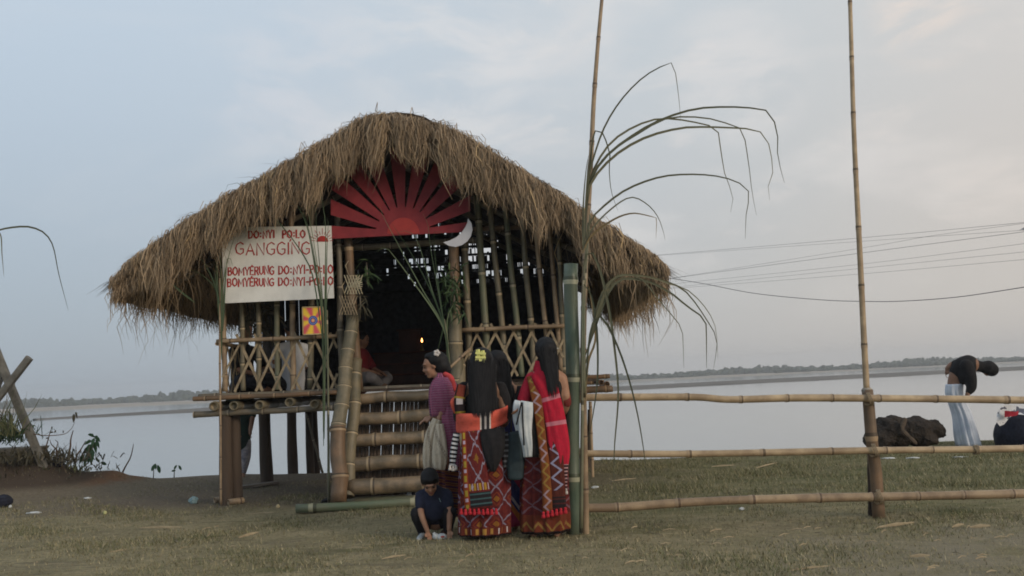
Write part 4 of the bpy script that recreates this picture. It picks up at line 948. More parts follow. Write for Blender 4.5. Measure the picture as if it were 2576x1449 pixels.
# ------------------------------------------------------------------ litter and loose things on the ground
PLW = plain('crumpled_white_plastic', (.62, .64, .64), (.42, .45, .46), 18, .4, .6); PLT = plain('pale_teal_plastic', (.28, .40, .42), (.17, .27, .30), 18, .35, .5)
NAVY = plain('navy_fabric', (.016, .019, .034), (.009, .010, .018), 22, .85, .3); BLK = plain('black_rubber', (.018, .018, .02), (.01, .01, .011), 30, .55, .2)
def crumple(name, label, cat, u, v, wx, wy, wz, mat, jit=.2):
    g = gp(u, v); g.z = ground_h(g.x, g.y); mb = MB(); mb.ball(g + Vector((0, 0, wz * .8)), (wx, wy, wz), 11, 7, Matrix.Rotation(random.uniform(0, 3), 3, 'Z') if abs(wx - wy) < .02 else None, jit); return props(mb.build(name, mat, None, False), label, cat)
crumple('plastic_bag', 'crumpled pale teal plastic bag lying left of the hut', 'litter', 487, 1266, .055, .05, .045, PLT)
crumple('cloth_bag', 'dark navy bag slumped at the left edge of the picture', 'bag', 8, 1278, .12, .10, .085, NAVY, .1)
crumple('cloth_bag', 'small dark blue bag lying below the earth mound', 'bag', 148, 1236, .075, .05, .045, NAVY, .15)
crumple('plastic_scrap', 'white plastic scrap beside the small dark blue bag', 'litter', 197, 1222, .04, .03, .03, PLW)
crumple('plastic_scrap', 'tiny white scrap on the navy bag side at the left edge', 'litter', 26, 1280, .028, .02, .02, PLW)
crumple('paper_scrap', 'long torn white paper lying flat on the grass at left', 'litter', 86, 1297, .085, .03, .012, PLW)
crumple('paper_scrap', 'small white scrap on bare soil right of the dark blue bag', 'litter', 220, 1255, .05, .025, .014, PLW)
crumple('fruit_peel', 'pale yellow scrap on the grass below the white scraps', 'litter', 264, 1297, .03, .02, .022, plain('pale_yellow', (.50, .50, .24), None, 10, .7, .1))
crumple('wood_chip', 'pale pointed wood chip on the ground before the stairs', 'chip', 699, 1277, .022, .016, .022, plain('fresh_wood', (.55, .45, .27), None, 10, .8, .1))
crumple('paper_scrap', 'white paper scrap on the grass under the lowest fence rail', 'litter', 1866, 1284, .03, .02, .014, PLW)
crumple('paper_scrap', 'white scrap at the foot of the thin prop behind the gate post', 'litter', 1497, 1226, .045, .02, .014, PLW)
crumple('paper_scrap', 'left of two white slips lying near the bank edge', 'litter', 2236, 1154, .10, .05, .010, PLW)
crumple('paper_scrap', 'right of two white slips lying near the bank edge', 'litter', 2296, 1153, .09, .05, .010, PLW)
crumple('paper_scrap', 'pale flat scrap near the kneeling dark heaps at the far right', 'litter', 2416, 1150, .10, .05, .010, PLW)
STRAWM = plain('dry_bamboo_leaf', (.38, .32, .22), (.27, .22, .145), 15, .8, .1)
def sliver(label, u0, v0, u1, v1, w, name='bamboo_sliver'):
    p, q = gp(u0, v0), gp(u1, v1); mb = MB(); up = Vector((0, 0, .012)); m_ = (p + q) / 2 + up * 1.3
    mb.ribbon([p + up, m_, q + up], [w * .4, w, w * .3], None, .15); props(mb.build(name, STRAWM, None), label, 'sliver')
sliver('long pale straw lying on the grass in front of the hut at left', 352, 1331, 458, 1329, .022); sliver('pale split straw lying slanting on the grass', 600, 1356, 650, 1342, .026)
sliver('short pale chip of bamboo left of the slanting straw', 520, 1354, 532, 1342, .020); sliver('thin straw beside the green log', 620, 1296, 690, 1292, .014)
sliver('large dry bamboo leaf at the near right by the fence post', 2210, 1330, 2300, 1318, .028, 'dry_leaf'); sliver('broad pale leaf in the near right corner', 2440, 1330, 2492, 1326, .028, 'dry_leaf')
sliver('curled pale leaf between two large dry leaves', 2395, 1330, 2425, 1322, .024, 'dry_leaf'); sliver('straw lying by the bank beyond the middle rail', 1790, 1176, 1850, 1172, .02); sliver('slanting straw by the bank beyond the middle rail', 1900, 1180, 1955, 1166, .02)
sliver('pale straw beside the foot of the thin prop', 1540, 1212, 1600, 1206, .018); sliver('rusty dry leaf in the near right foreground', 2290, 1404, 2340, 1402, .024, 'dry_leaf'); sliver('long straw at the bottom right foreground', 1990, 1440, 2090, 1428, .014); sliver('dry leaf at the bottom left foreground', 1130, 1335, 1150, 1330, .02, 'dry_leaf')
sliver('thin dry leaf lying in the left foreground', 270, 1395, 330, 1385, .018, 'dry_leaf'); sliver('straw crossing the middle foreground', 960, 1410, 1020, 1400, .016)
n = 0
for k in range(46):
    u, v = random.uniform(1500, 2560), random.uniform(1330, 1446); L = random.uniform(8, 34); p, q = gp(u, v), gp(u + L, v + random.uniform(-7, 7)); mb = MB() if k == 0 else mb; up = Vector((0, 0, .01)); mb.ribbon([p + up * .6, (p + q) / 2 + up * 1.5, q + up * .7], [.006, random.uniform(.005, .012), .004], None, .15)
for k in range(60):
    u, v = random.uniform(20, 1500), random.uniform(1290, 1446); L = random.uniform(6, 26); p, q = gp(u, v), gp(u + L, v + random.uniform(-8, 8)); up = Vector((0, 0, .01)); mb.ribbon([p + up * .6, (p + q) / 2 + up * 1.5, q + up * .7], [.005, random.uniform(.004, .009), .003], None, .15)
props(mb.build('straw_bits', STRAWM, None, origin=(0, 0, 0)), 'scattered pale bits of straw and dry leaf over the bank', 'straw', None, 'stuff')
for lab, u, v, du in (('pale sawn bamboo offcut lying next to the teal bag', 540, 1266, 18), ('stub of pale bamboo at the foot of the front stilts', 574, 1271, 10)):
    g = gp(u, v); g.z = .035; mb = MB(); mb.bamboo(g, g + Vector((.14, .12, 0)), .036, .034, .5, 12); props(mb.build('bamboo_offcut', B_TAN, None), lab, 'offcut')
g, q = gp(608, 1230), gp(694, 1224); mb = MB(); mb.beam(g + Vector((0, 0, .03)), q + Vector((0, .1, .05)), .16, .025); props(mb.build('plank', plain('grey_plank', (.20, .17, .14), (.13, .11, .09), 9, .9, .3, (.2, 1, 1)), None, False), 'weathered grey plank lying on the soil beneath the hut', 'plank')
mb = MB(); g, q = gp(745, 1291), gp(1150, 1275); g.z = q.z = .046; g.z += .0; q.y = g.y + .10; mb.bamboo(g, q, .045, .044, 1.05, 14, 0, True, .83)
props(mb.build('bamboo_log', bamboo_mat('green_log_bamboo', (.10, .14, .085), (.15, .16, .10), (.05, .05, .03), (.38, .36, .24), .4), None), 'green bamboo log lying on the ground across the foot of the stairs', 'log')
mb = MB(); g, q = gp(860, 1270), gp(1140, 1262); g.z = q.z = .04; mb.bamboo(g, q, .04, .04, .9, 12); props(mb.build('bamboo_log', B_POLEG, None), 'second bamboo log lying just behind the green one at the stair foot', 'log')
def shoe(label, p, rot, mat, sole, name='shoe', s=1.0, stripe=None):
    t_ = thing(name, label, 'shoe', p); R = Matrix.Rotation(rot, 3, 'Z'); mb = MB(); rings = []
    for k, (x, w, h) in enumerate(((-.125, .025, .055), (-.11, .034, .075), (-.06, .037, .075), (0, .038, .058), (.06, .043, .045), (.105, .038, .034), (.13, .018, .022))):
        rings.append([p + R @ (Vector((x, w * math.cos(a), .018 + max(0, h * (.5 + .5 * math.sin(a))))) * s) for a in np.linspace(0, 2 * math.pi, 13)[:-1]])
    mb.loft(rings); mb.build('upper', mat, t_)
    mb = MB(); mb.loft([[p + R @ (Vector((x, y, z)) * s) for x, y in [(-.13, 0), (-.11, -.034), (0, -.036), (.07, -.044), (.12, -.028), (.138, 0), (.12, .028), (.07, .044), (0, .036), (-.11, .034)]] for z in (.0, .022)]); mb.build('sole', sole, t_, False)
    if stripe:
        mb = MB(); mb.beam(p + R @ (Vector((-.03, -.042, .035)) * s), p + R @ (Vector((.05, -.044, .055)) * s), .004 * s, .014 * s); mb.build('stripe', stripe, t_, False)
    return t_
WSOLE = plain('white_rubber', (.62, .62, .60), None, 9, .6, .05)
g = gp(858, 1262); g.z = .03; shoe('black shoe with a pale stripe left at the foot of the stair rail', g, math.pi + .15, BLK, BLK, 'shoe', 1, PLW)
g = gp(838, 1266); g.z = .0; shoe('black shoe lying left of the striped one by the stairs', g, math.pi - .1, BLK, BLK)
g = gp(1037, 1262); g.z = 0.0; t_ = thing('bundle', 'small crumpled white and navy bundle resting behind the squatting boy', 'bundle', g); mb = MB(); mb.ball(g + Vector((0, 0, .065)), (.065, .05, .07), 12, 8, None, .22); mb.build('cloth', PLW, t_, False); mb = MB(); mb.ball(g + Vector((.02, -.045, .085)), (.022, .014, .034), 8, 6, None, .1); mb.build('patch', NAVY, t_); mb = MB(); mb.ball(g + Vector((-.028, -.045, .06)), (.012, .01, .012), 8, 6, None, .1); mb.build('patch', NAVY, t_)
# ------------------------------------------------------------------ dark earth heaps, wires
HEAP = plain('dark_brown_earth', (.052, .042, .034), (.026, .021, .018), 7, .98, .9, None, .04)
def heap(label, name, mat, spots, d, jit, cat='heap'):
    mb = MB()
    for (u, v, rx, rz, ry) in spots: mb.ball(at(u, v, d), (rx * d / F, ry, rz * d / F), 22, 16, None, .02)
    o_ = mb.mesh('t'); o = bpy.data.objects.new('t', o_); COL.objects.link(o); r = o.modifiers.new('r', 'REMESH'); r.mode = 'VOXEL'; r.voxel_size = .03
    me = bpy.data.meshes.new_from_object(o.evaluated_get(bpy.context.evaluated_depsgraph_get())); bpy.data.objects.remove(o); me.name = name; me.materials.clear()
    for v_ in me.vertices:
        p = v_.co; v_.co = p + Vector((math.sin(p.x * 31 + p.z * 17), math.sin(p.y * 27 + p.x * 11), math.sin(p.z * 37 + p.x * 23))) * jit + Vector((random.uniform(-1, 1), random.uniform(-1, 1), random.uniform(-1, 1))) * jit * .7
    return props(link(name, me, mat, None), label, cat)
heap('dark rough earth heap on the bank edge just right of the fence post', 'earth_heap', HEAP, [(2240, 1085, 46, 38, .30), (2212, 1105, 34, 30, .3), (2268, 1098, 26, 26, .25)], 14.32, .015)
heap('dark overhanging earth heap with a knobbed right end beside the first heap', 'earth_heap', HEAP, [(2300, 1082, 44, 33, .30), (2345, 1080, 28, 26, .24), (2320, 1105, 34, 18, .3)], 14.3, .015)
mb = MB(); P = [at(2278, 1052, 14.02), at(2270, 1078, 13.98), at(2286, 1098, 13.97), at(2306, 1116, 13.99)]; mb.tube(spline(P, 5), [.03, .035, .04, .04, .035, .03, .03, .03, .035, .035, .03, .03, .035, .035, .03, .02][:16], 8, squash=.5); props(mb.build('root', plain('pale_root', (.10, .075, .055), (.055, .044, .034), 12, .9, .5), None), 'pale bent root between the two dark earth heaps', 'root')
hd = heap('tall dark navy draped mound at the right edge carrying washing', 'draped_heap', NAVY, [(2570, 1100, 62, 66, .4), (2590, 1080, 60, 50, .4)], 14.0, .004)
CLW = cloth('white_print_cloth', lambda t, u, v: mixc(t, (noise(t, coords(t), 9, 2) > .56), (.66, .68, .72), (.12, .13, .17)))
wt = thing('washing', 'white and red clothes spread over the navy mound at the right edge', 'clothes', at(2540, 1040, 13.7))
mb = MB(); mb.loft([[at(u + random.uniform(-2, 2), v, 13.62 - .05 * math.sin(k + j)) for j, v in enumerate((vt, (vt + vb) / 2, vb))] for k, (u, vt, vb) in enumerate(((2508, 1040, 1064), (2516, 1028, 1072), (2526, 1019, 1068), (2540, 1018, 1050), (2555, 1022, 1042), (2582, 1028, 1044)))], False, False); mb.build('white_cloth', CLW, wt)
mb = MB(); mb.loft([[at(u, v, 13.52 - .03 * math.sin(k)) for j, v in enumerate((vt, vb))] for k, (u, vt, vb) in enumerate(((2527, 1033, 1050), (2540, 1034, 1048), (2556, 1036, 1046), (2562, 1033, 1042)))], False, False); mb.build('red_cloth', plain('red_cloth', (.42, .03, .05), None, 12, .9, .1), wt)
def cW(x, y): return ((2500 + x / 1.9224) / 1.4907, (700 + y / 1.9224) / 1.4907)
WIRE = plain('cable', (.10, .10, .11), None, 5, .6, 0)
wires = [([(-120, 497), (30, 485), (1390, 370), (2600, 256)], 'topmost pale power line of the upper pair', .010), ([(-120, 500), (30, 490), (1390, 395), (2600, 312)], 'second power line just under the topmost one', .008), ([(-120, 690), (70, 655), (1390, 445), (1900, 356), (2600, 262)], 'steep power line rising to cross the upper pair', .008), ([(-120, 692), (80, 655), (1390, 480), (2600, 322)], 'steep power line just under the crossing one', .012),
         ([(-120, 722), (150, 690), (1390, 560), (2600, 408)], 'upper of the three faint low power lines', .008), ([(-120, 748), (150, 715), (1390, 590), (2600, 468)], 'middle of the three faint low power lines', .008), ([(-120, 745), (160, 725), (1390, 630), (2600, 523)], 'lowest of the three faint low power lines', .008), ([(-120, 632), (0, 655), (270, 700), (640, 770), (1100, 815), (1420, 827), (1700, 825), (2100, 795), (2620, 718)], 'slack dark cable sagging between the roof and the right edge', .022)]
for pts, lab, r in wires:
    P = []
    for x, y in pts:
        q = (x + 120) / 2740; P.append(at(*cW(x, y), 75 - 30 * q))
    mb = MB(); mb.tube(spline(P, 10), r, 5); props(mb.build('power_line', WIRE, None), lab, 'wire', 'power lines at the right')
mb = MB(); c = at(2574, 578, 44.5); mb.loft([[c + Vector((x, y * k, z)) for x, y, z in ((-.25 * k + .1, .12, .0), (.2, .12, .17 * k), (.2, .12, -.15 * k), (.2, -.12, -.15 * k), (.2, -.12, .17 * k), (-.25 * k + .1, -.12, 0))] for k in (.9, 1.0)]); props(mb.build('line_fitting', plain('grey_metal', (.25, .27, .30), None, 5, .5, 0), None, False), 'grey pointed fitting poking in at the right edge among the power lines', 'fitting')
# ------------------------------------------------------------------ people
def lat(u, v, a, b, w):                      # diamond lattice lines, cell a wide and b tall
    wv = noise(u.t, coords(u.t, 'UV'), 7, 3); u = u + (wv - .5) * (a * .30); v = v + (noise(u.t, coords(u.t, 'UV'), 9, 2) - .5) * (b * .28)
    d = ((u * (1 / a)).fr() - .5).abs() + ((v * (1 / b)).fr() - .5).abs(); return d, ((d - .5).abs() < w)
LAV = (.21, .20, .27)
def pat_maroon(t, u, v):
    n = noise(t, coords(t, 'UV'), 22, 2); c = mixc(t, n.ss(.35, .65), (.085, .015, .018), (.125, .022, .020))
    d, ln = lat(u, v, .145, .19, .042); c = mixc(t, d < .14, c, (.22, .095, .02)); c = mixc(t, (d < .30) * (d > .22), c, (.16, .035, .02)); c = mixc(t, ln * .85, c, LAV)
    band = (v > .0) * (v < .075); tick = ((u * 24).fr() < .38); pick = noise(t, (u * 24).fl().o, 3.7, 0)
    c = mixc(t, band, c, (.12, .028, .018)); c = mixc(t, band * tick * (v > .018) * (v < .062), c, (.36, .20, .05)); c = mixc(t, band * tick * (pick > .52) * (v > .018) * (v < .062), c, (.44, .40, .42))
    return mixc(t, v < .012, c, (.02, .012, .012))
def pat_sash(t, u, v):                       # u 0..1 across, v metres from the lower end
    c = mixc(t, noise(t, coords(t, 'UV'), 25, 2).ss(.35, .65), (.095, .016, .018), (.135, .024, .021))
    d, ln = lat(u - .22, v, .78, .26, .040); c = mixc(t, (d < .16) * (v > .2), c, (.20, .10, .022)); c = mixc(t, ln * (v > .16) * .9, c, (.24, .23, .30))
    bar_ = (v < .135) * (v > .02) * (u > .22); c = mixc(t, bar_, c, (.020, .018, .022)); c = mixc(t, bar_ * ((v * 26).fr() < .3), c, (.05, .10, .11))
    tk = (v > .15) * (v < .205) * (u > .22); c = mixc(t, tk * ((u * 5).fr() < .45), c, (.34, .20, .03)); c = mixc(t, tk * ((u * 5 + .3).fr() < .14), c, (.42, .36, .42))
    ed = u < .2; c = mixc(t, ed, c, (.26, .055, .022)); e2 = (v * 9).fr(); c = mixc(t, ed * (e2 < .42) * (u > .05) * (u < .16), c, (.36, .26, .04)); return mixc(t, ed * (e2 > .62) * (e2 < .86) * (u > .05) * (u < .16), c, (.46, .36, .46))
def pat_edge(t, u, v):                       # narrow orange border with small zigzags
    c = mixc(t, noise(t, coords(t, 'UV'), 40, 2).ss(.4, .6), (.15, .040, .018), (.20, .072, .022))
    z = ((u - .5) * 1.6 - (((v * 11).fr() - .5).abs() * 2 - .5)).abs(); pick = ((v * 2.6).fr() < .45)
    return mixc(t, (z < .22) * .8, c, mixc(t, pick, (.28, .19, .05), (.34, .27, .32)))
def pat_dark(t, u, v):
    c = mixc(t, noise(t, coords(t, 'UV'), 22, 2).ss(.35, .65), (.085, .015, .018), (.125, .024, .020))
    d, ln = lat(u, v, .16, .15, .05); c = mixc(t, d < .16, c, (.17, .06, .02)); c = mixc(t, ln * .4, c, (.20, .18, .24)); hem = (v < .15) * (v > .02); z = (((u * 12).fr() - .5).abs() * .14 + .02 - v).abs()
    c = mixc(t, hem, c, (.13, .032, .018)); c = mixc(t, hem * (z < .012), c, (.22, .13, .04)); return mixc(t, v < .02, c, (.018, .012, .012))
def pat_zig(t, u, v):
    c = mixc(t, noise(t, coords(t, 'UV'), 22, 2).ss(.35, .65), (.06, .017, .015), (.10, .027, .019)); z = (u - .5 - (((v * 9).fr() - .5).abs() * 1.2 - .3)).abs()
    c = mixc(t, (z < .10) * (v > .18), c, (.25, .25, .36)); bb = v < .13; c = mixc(t, bb, c, (.02, .016, .018)); return mixc(t, bb * ((v * 28).fr() < .3), c, (.075, .02, .02))
def pat_band(t, u, v):                       # orange shawl with one dark white edged stripe; u along, metres
    c = mixc(t, noise(t, coords(t, 'UV'), 12, 3, .6, (1, 4, 1)).ss(.3, .7), (.66, .125, .085), (.56, .10, .068)); s = (u - .02).abs()
    c = mixc(t, s < .034, c, (.60, .56, .52)); c = mixc(t, s < .025, c, (.03, .03, .035)); return mixc(t, s < .006, c, (.40, .38, .38))
def pat_bw(t, u, v): return mixc(t, ((v * 30).fr() < .5), (.022, .022, .026), (.52, .54, .58))
def pat_red(t, u, v):
    c = mixc(t, noise(t, coords(t, 'UV'), 10, 3).ss(.3, .7), (.46, .020, .045), (.37, .016, .036)); b = ((v - .52).abs() < .016).max((v - .72).abs() < .016).max((v - 1.13).abs() < .018)
    c = mixc(t, b * .55, c, (.55, .30, .36)); st_ = v < .20; c = mixc(t, st_, c, (.035, .016, .020)); return mixc(t, st_ * ((v * 36).fr() < .40), c, (.42, .26, .27))
def pat_check(t, u, v):
    a, b = ((u * 46).fr() < .5), ((v * 46).fr() < .45); c = mixc(t, a, (.085, .030, .075), (.40, .10, .17)); return mixc(t, b * .5, c, (.30, .17, .24))
def pat_beige(t, u, v):
    c = mixc(t, noise(t, coords(t, 'UV'), 30, 3).ss(.35, .65), (.60, .53, .42), (.48, .42, .33)); b = ((v * 3.1 + u * .8).fr() < .18); return mixc(t, b * (noise(t, coords(t, 'UV'), 60, 2) > .48) * .7, c, (.13, .10, .085))
def pat_stripe(t, u, v):
    k = (v * 22 + u * 6).fr(); c = mixc(t, k < .3, (.10, .022, .020), (.17, .06, .025)); c = mixc(t, (k > .72), c, (.055, .018, .05)); return mixc(t, (k > .5) * (k < .56), c, (.30, .20, .06))
def pat_blue(t, u, v):
    c = mixc(t, noise(t, coords(t, 'UV'), 14, 2).ss(.4, .6), (.035, .045, .16), (.055, .06, .20)); k = ((u * 4 + v * 2.4).fr()); lo = v < .52
    c = mixc(t, lo * (k < .35), c, (.34, .04, .10)); c = mixc(t, lo * (k > .35) * (k < .5), c, (.46, .16, .05)); return mixc(t, lo * (k > .56) * (k < .64), c, (.42, .40, .46))
M_MAR, M_SASH, M_EDGE, M_DARK, M_ZIG = (cloth(n, f) for n, f in (('maroon_weave', pat_maroon), ('sash_weave', pat_sash), ('border_weave', pat_edge), ('dark_weave', pat_dark), ('zigzag_weave', pat_zig)))
M_BAND, M_BW, M_REDS, M_CHK, M_BEI, M_STR, M_BLUE = (cloth(n, f) for n, f in (('orange_shawl', pat_band), ('black_white_fringe', pat_bw), ('red_shawl', pat_red), ('purple_check', pat_check), ('beige_cloth', pat_beige), ('striped_weave', pat_stripe), ('blue_magenta_weave', pat_blue)))
BLKC = plain('black_cloth', (.017, .016, .018), (.010, .010, .011), 30, .9, .3); TAS = plain('red_wool', (.48, .03, .045), (.36, .02, .03), 30, .95, .4); WTAS = plain('white_wool', (.55, .52, .50), None, 30, .95, .4)
DTEAL = plain('dark_teal_leather', (.03, .05, .06), (.018, .03, .036), 12, .6, .2); WCL = plain('white_cotton', (.58, .62, .64), (.40, .45, .49), 9, .9, .3)
def garment(name, rings, d, mat, parent, n=72, fold=.012, nf=11, ry=.62, ph=0.0, rot=0.0):
    # rings bottom to top: (u, v, half width in picture units, optional depth offset)
    mb = MB(); R, vs, L = [], [], 0; R_ = []
    P = spline([Vector((r[0], r[1], r[2])) for r in rings], 4); m_ = len(rings) - 1
    prev = None; wmean = sum(r[2] for r in rings) / len(rings) * d / F
    for i, q in enumerate(P):
        c = at(q.x, q.y, d); rx = q.z * d / F; t_ = i / (len(P) - 1); fd = fold * (1 - t_ * .8)
        ring = []
        for k in range(n):
            a = 2 * math.pi * k / n; rr = 1 + (fd / max(rx, .05)) * (math.sin(nf * a + ph + 1.3 * math.sin(3 * a + t_ * 2)) + .4 * math.sin(2.3 * nf * a))
            x, y = rx * math.sin(a) * rr, -rx * ry * math.cos(a) * rr
            ring.append(c + Vector((x, y, 0)))
        R.append(ring); L += (c - prev).length if prev else 0; vs.append(L); prev = c
    us = [(k / n - .5) * 2 * math.pi * wmean * .82 for k in range(n + 1)]
    us = [((k / n + .5) % 1.0) * 2 * math.pi * wmean * .82 for k in range(n)] + [.5 * 2 * math.pi * wmean * .82]
    us = [k / n * 2 * math.pi * wmean * .82 for k in range(n + 1)]
    mb.loft(R, True, True, us, vs); return mb.build(name, mat, parent)
def drape(name, pts, d, mat, parent, thick=.006, sag=.0, across=6, rip=.006, unit=True):
    # cloth strip: pts from the lower end up as (u, v, width, depth offset); u 0..1 across, v metres from the lower end
    mb = MB(); P = spline([Vector((p[0], p[1], p[2])) for p in pts], 6); D = spline([Vector((p[3] if len(p) > 3 else 0, 0, 0)) for p in pts], 6); L = 0; fr_, bk, vs = [], [], []; prev = None
    for i, q in enumerate(P):
        a, b = P[max(i - 1, 0)], P[min(i + 1, len(P) - 1)]; tx, ty = b.x - a.x, b.y - a.y; n_ = math.hypot(tx, ty) or 1; nx, ny = -ty / n_, tx / n_
        if nx < 0: nx, ny = -nx, -ny
        row = []
        for k in range(across + 1):
            s = k / across - .5; dd = d + D[i].x + rip * math.sin(k * 2.1 + i * .25) - sag * math.cos(s * math.pi) ; row.append(at(q.x + nx * q.z * s, q.y + ny * q.z * s, dd))
        c = row[across // 2]; L += (c - prev).length if prev else 0; prev = c; vs.append(L); fr_.append(row); bk.append([p + Vector((0, thick, 0)) for p in row[::-1]])
    rings = [f + b for f, b in zip(fr_, bk)]; us = [k / across for k in range(across + 1)] + [1 - k / across for k in range(across + 1)] + [0]
    mb.loft(rings, True, True, us, vs); return mb.build(name, mat, parent)
def tassels(parent, spots, d, mat, L=16, w=5.5, name='tassel'):
    for u, v in spots:
        mb = MB(); rings = []
        for q, r in ((0, .35), (.2, .75), (.35, .55), (.6, .9), (1, 1.05)):
            c = at(u, v + L * q, d); rings.append([c + Vector((math.cos(a), math.sin(a), 0)) * (r * w * d / F * random.uniform(.9, 1.1)) for a in np.linspace(0, 2 * math.pi, 9)[:-1]])
        mb.loft(rings); mb.build(name, mat, parent)
def LB(mb, pts, d, n=12, sq=1.0):            # limb through picture points (u, v, radius m, depth offset)
    return limb(mb, [at(p[0], p[1], d + (p[3] if len(p) > 3 else 0)) for p in pts], [p[2] for p in pts], n, sq)
def hand(mb, wrist, direction, side, s=1.0, curl=.5, toward=None):
    # palm, four fingers of unequal length and a thumb from the side of the palm
    w = Vector(wrist); dr = Vector(direction).normalized(); sd_ = Vector(side); sd_ = (sd_ - dr * sd_.dot(dr)).normalized(); nn = dr.cross(sd_)
    if toward is not None and nn.dot(Vector(toward)) < 0: nn = -nn
    mb.tube([w, w + dr * .035 * s, w + dr * .075 * s], [.020 * s, .031 * s, .034 * s], 12, True, squash=.5); mb.ball(w, .021 * s)
    mb.ball(w + dr * .06 * s, (.034 * s, .034 * s, .02 * s), 10, 8, Matrix((sd_, dr, nn)).transposed())
    for k, (off, L) in enumerate(((-.027, .062), (-.009, .072), (.009, .067), (.027, .052))):
        b = w + dr * .078 * s + sd_ * off * s; d1 = (dr + sd_ * off * 4 + nn * curl * .3).normalized(); d2 = (dr + nn * curl).normalized(); d3 = (dr + nn * curl * 2).normalized()
        limb(mb, [b - dr * .02 * s, b + d1 * L * .45 * s, b + d1 * L * .45 * s + d2 * L * .32 * s, b + (d1 * .45 + d2 * .32 + d3 * .23) * L * s], [.0088 * s, .0084 * s, .0078 * s, .0066 * s], 8)
    b = w + dr * .028 * s - sd_ * .024 * s; d1 = (dr * .6 - sd_ * .8 + nn * .3).normalized(); limb(mb, [b, b + d1 * .032 * s, b + d1 * .032 * s + (dr * .9 + nn * .35).normalized() * .028 * s], [.0115 * s, .0100 * s, .0078 * s], 8)
def head(mb, c, fwd, up, s=1.0, hat=0):
    # skull, jaw, nose, ears, brow; c is the centre, s the face scale (1 = adult)
    f = Vector(fwd).normalized(); u_ = Vector(up); u_ = (u_ - f * u_.dot(f)).normalized(); r_ = f.cross(u_); R = Matrix((r_, f, u_)).transposed()
    P = lambda x, y, z: Vector(c) + (r_ * x + f * y + u_ * z) * s
    mb.ball(P(0, -.012, .025), (.073 * s, .090 * s, .085 * s), 18, 14, R); mb.ball(P(0, .028, -.035), (.056 * s, .058 * s, .070 * s), 16, 12, R)
    mb.ball(P(0, .060, -.088), (.026 * s, .022 * s, .020 * s), 10, 8, R); limb(mb, [P(0, .078, .010), P(0, .098, -.022)], [.008 * s, .0125 * s], 8); mb.ball(P(0, .078, .030), (.045 * s, .016 * s, .010 * s), 10, 6, R)
    mb.ball(P(-.012, .086, -.026), .009 * s, 8, 6); mb.ball(P(.012, .086, -.026), .009 * s, 8, 6)
    for e in (-1, 1): mb.ball(P(.074 * e, -.005, -.005), (.011 * s, .022 * s, .033 * s), 10, 8, R); mb.ball(P(.038 * e, .062, -.030), (.020 * s, .018 * s, .018 * s), 8, 6, R)
    return P, R
def face_parts(P, R, parent, s, closed=False):
    dark = plain('eye_dark', (.02, .014, .012), None, 9, .4, 0); lipm = plain('lips', (.30, .11, .09), None, 9, .5, 0)
    for e in (-1, 1):
        mb = MB(); mb.ball(P(.031 * e, .083, .004), (.014 * s, .007 * s, (.0035 if closed else .0062) * s), 10, 6, R); mb.build('eye', dark, parent)
        mb = MB(); mb.ball(P(.031 * e, .091, .028), (.019 * s, .006 * s, .0042 * s), 10, 6, R); mb.build('eyebrow', dark, parent)
    mb = MB(); mb.ball(P(0, .085, -.058), (.021 * s, .008 * s, .0062 * s), 10, 6, R); mb.build('mouth', lipm, parent)
def hairmass(name, parent, spots, mat=None, vox=.012):
    mb = MB()
    for s in spots:
        if s[0] == 'b': mb.ball(s[1], s[2], 16, 12, s[3] if len(s) > 3 else None)
        else: limb(mb, s[1], s[2], 14, s[3] if len(s) > 3 else 1.0)
    return fuse(name, mb, mat or HAIR, parent, vox, 2)
def locks(parent, n, top, bot, d, wtop, wbot, spread=.02):   # fine hair strands over the mass
    a = np.random.uniform(-1.08, 1.08, n) * (1 + .12 * (np.random.rand(n) > .9)); C = np.zeros((n, 6, 3)); vv = np.random.uniform(0, .35, n); ve = np.random.uniform(.85, 1.04, n)
    for k in range(6):
        q = vv + (ve - vv) * k / 5; uu = top[0] + (bot[0] - top[0]) * q + a * (wtop + (wbot - wtop) * q) + np.sin(q * 6 + a * 9) * 1.5; vv_ = top[1] + (bot[1] - top[1]) * q
        for i in range(n):
            p = at(uu[i], vv_[i], d - .012 * math.sqrt(max(0, 1 - min(1, a[i] ** 2))) * 6 + random.uniform(0, .004)); C[i, k] = p
    Wd = np.full((n, 6), .006) * np.array([1, 1, 1, 1, .8, .2])[None]; sd_ = np.tile(np.array([1.0, 0, 0]), (n, 1)); strands('hair_strands', C, Wd, sd_, np.random.rand(n), HAIRT, parent)
HAIRT = tinted('hair_strand', (.006, .006, .008), (.018, .017, .019), None, .4)
# --- woman in the orange shawl, seen from behind
D2 = 7.74
w2 = thing('person', 'woman seen from behind in an orange shawl band with a yellow hair clip', 'woman', gp(1218, 1346), 'people standing at the hut entrance')
mb = MB()
LB(mb, [(1215, 1160, .135), (1214, 1080, .125), (1213, 1010, .135), (1213, 970, .115)], D2, 20, .66); LB(mb, [(1172, 984, .052), (1213, 968, .062), (1255, 984, .052)], D2, 14); LB(mb, [(1213, 985, .065), (1212, 940, .050, -.01)], D2, 14)
for s_ in (-1, 1): LB(mb, [(1213 + 46 * s_, 985, .050), (1213 + 58 * s_, 1040, .043), (1213 + 50 * s_, 1068, .036, -.16 * -1), (1213 + 16 * s_, 1060, .030, .24)], D2); LB(mb, [(1213 + 22 * s_, 1150, .085), (1213 + 20 * s_, 1250, .055), (1213 + 18 * s_, 1338, .036)], D2); LB(mb, [(1213 + 18 * s_, 1340, .035), (1213 + 20 * s_, 1343, .028, .10)], D2)
hc = at(1212, 915, D2); P_, R_ = head(mb, hc, (.05, 1, -.05), (0, 0, 1), .92)
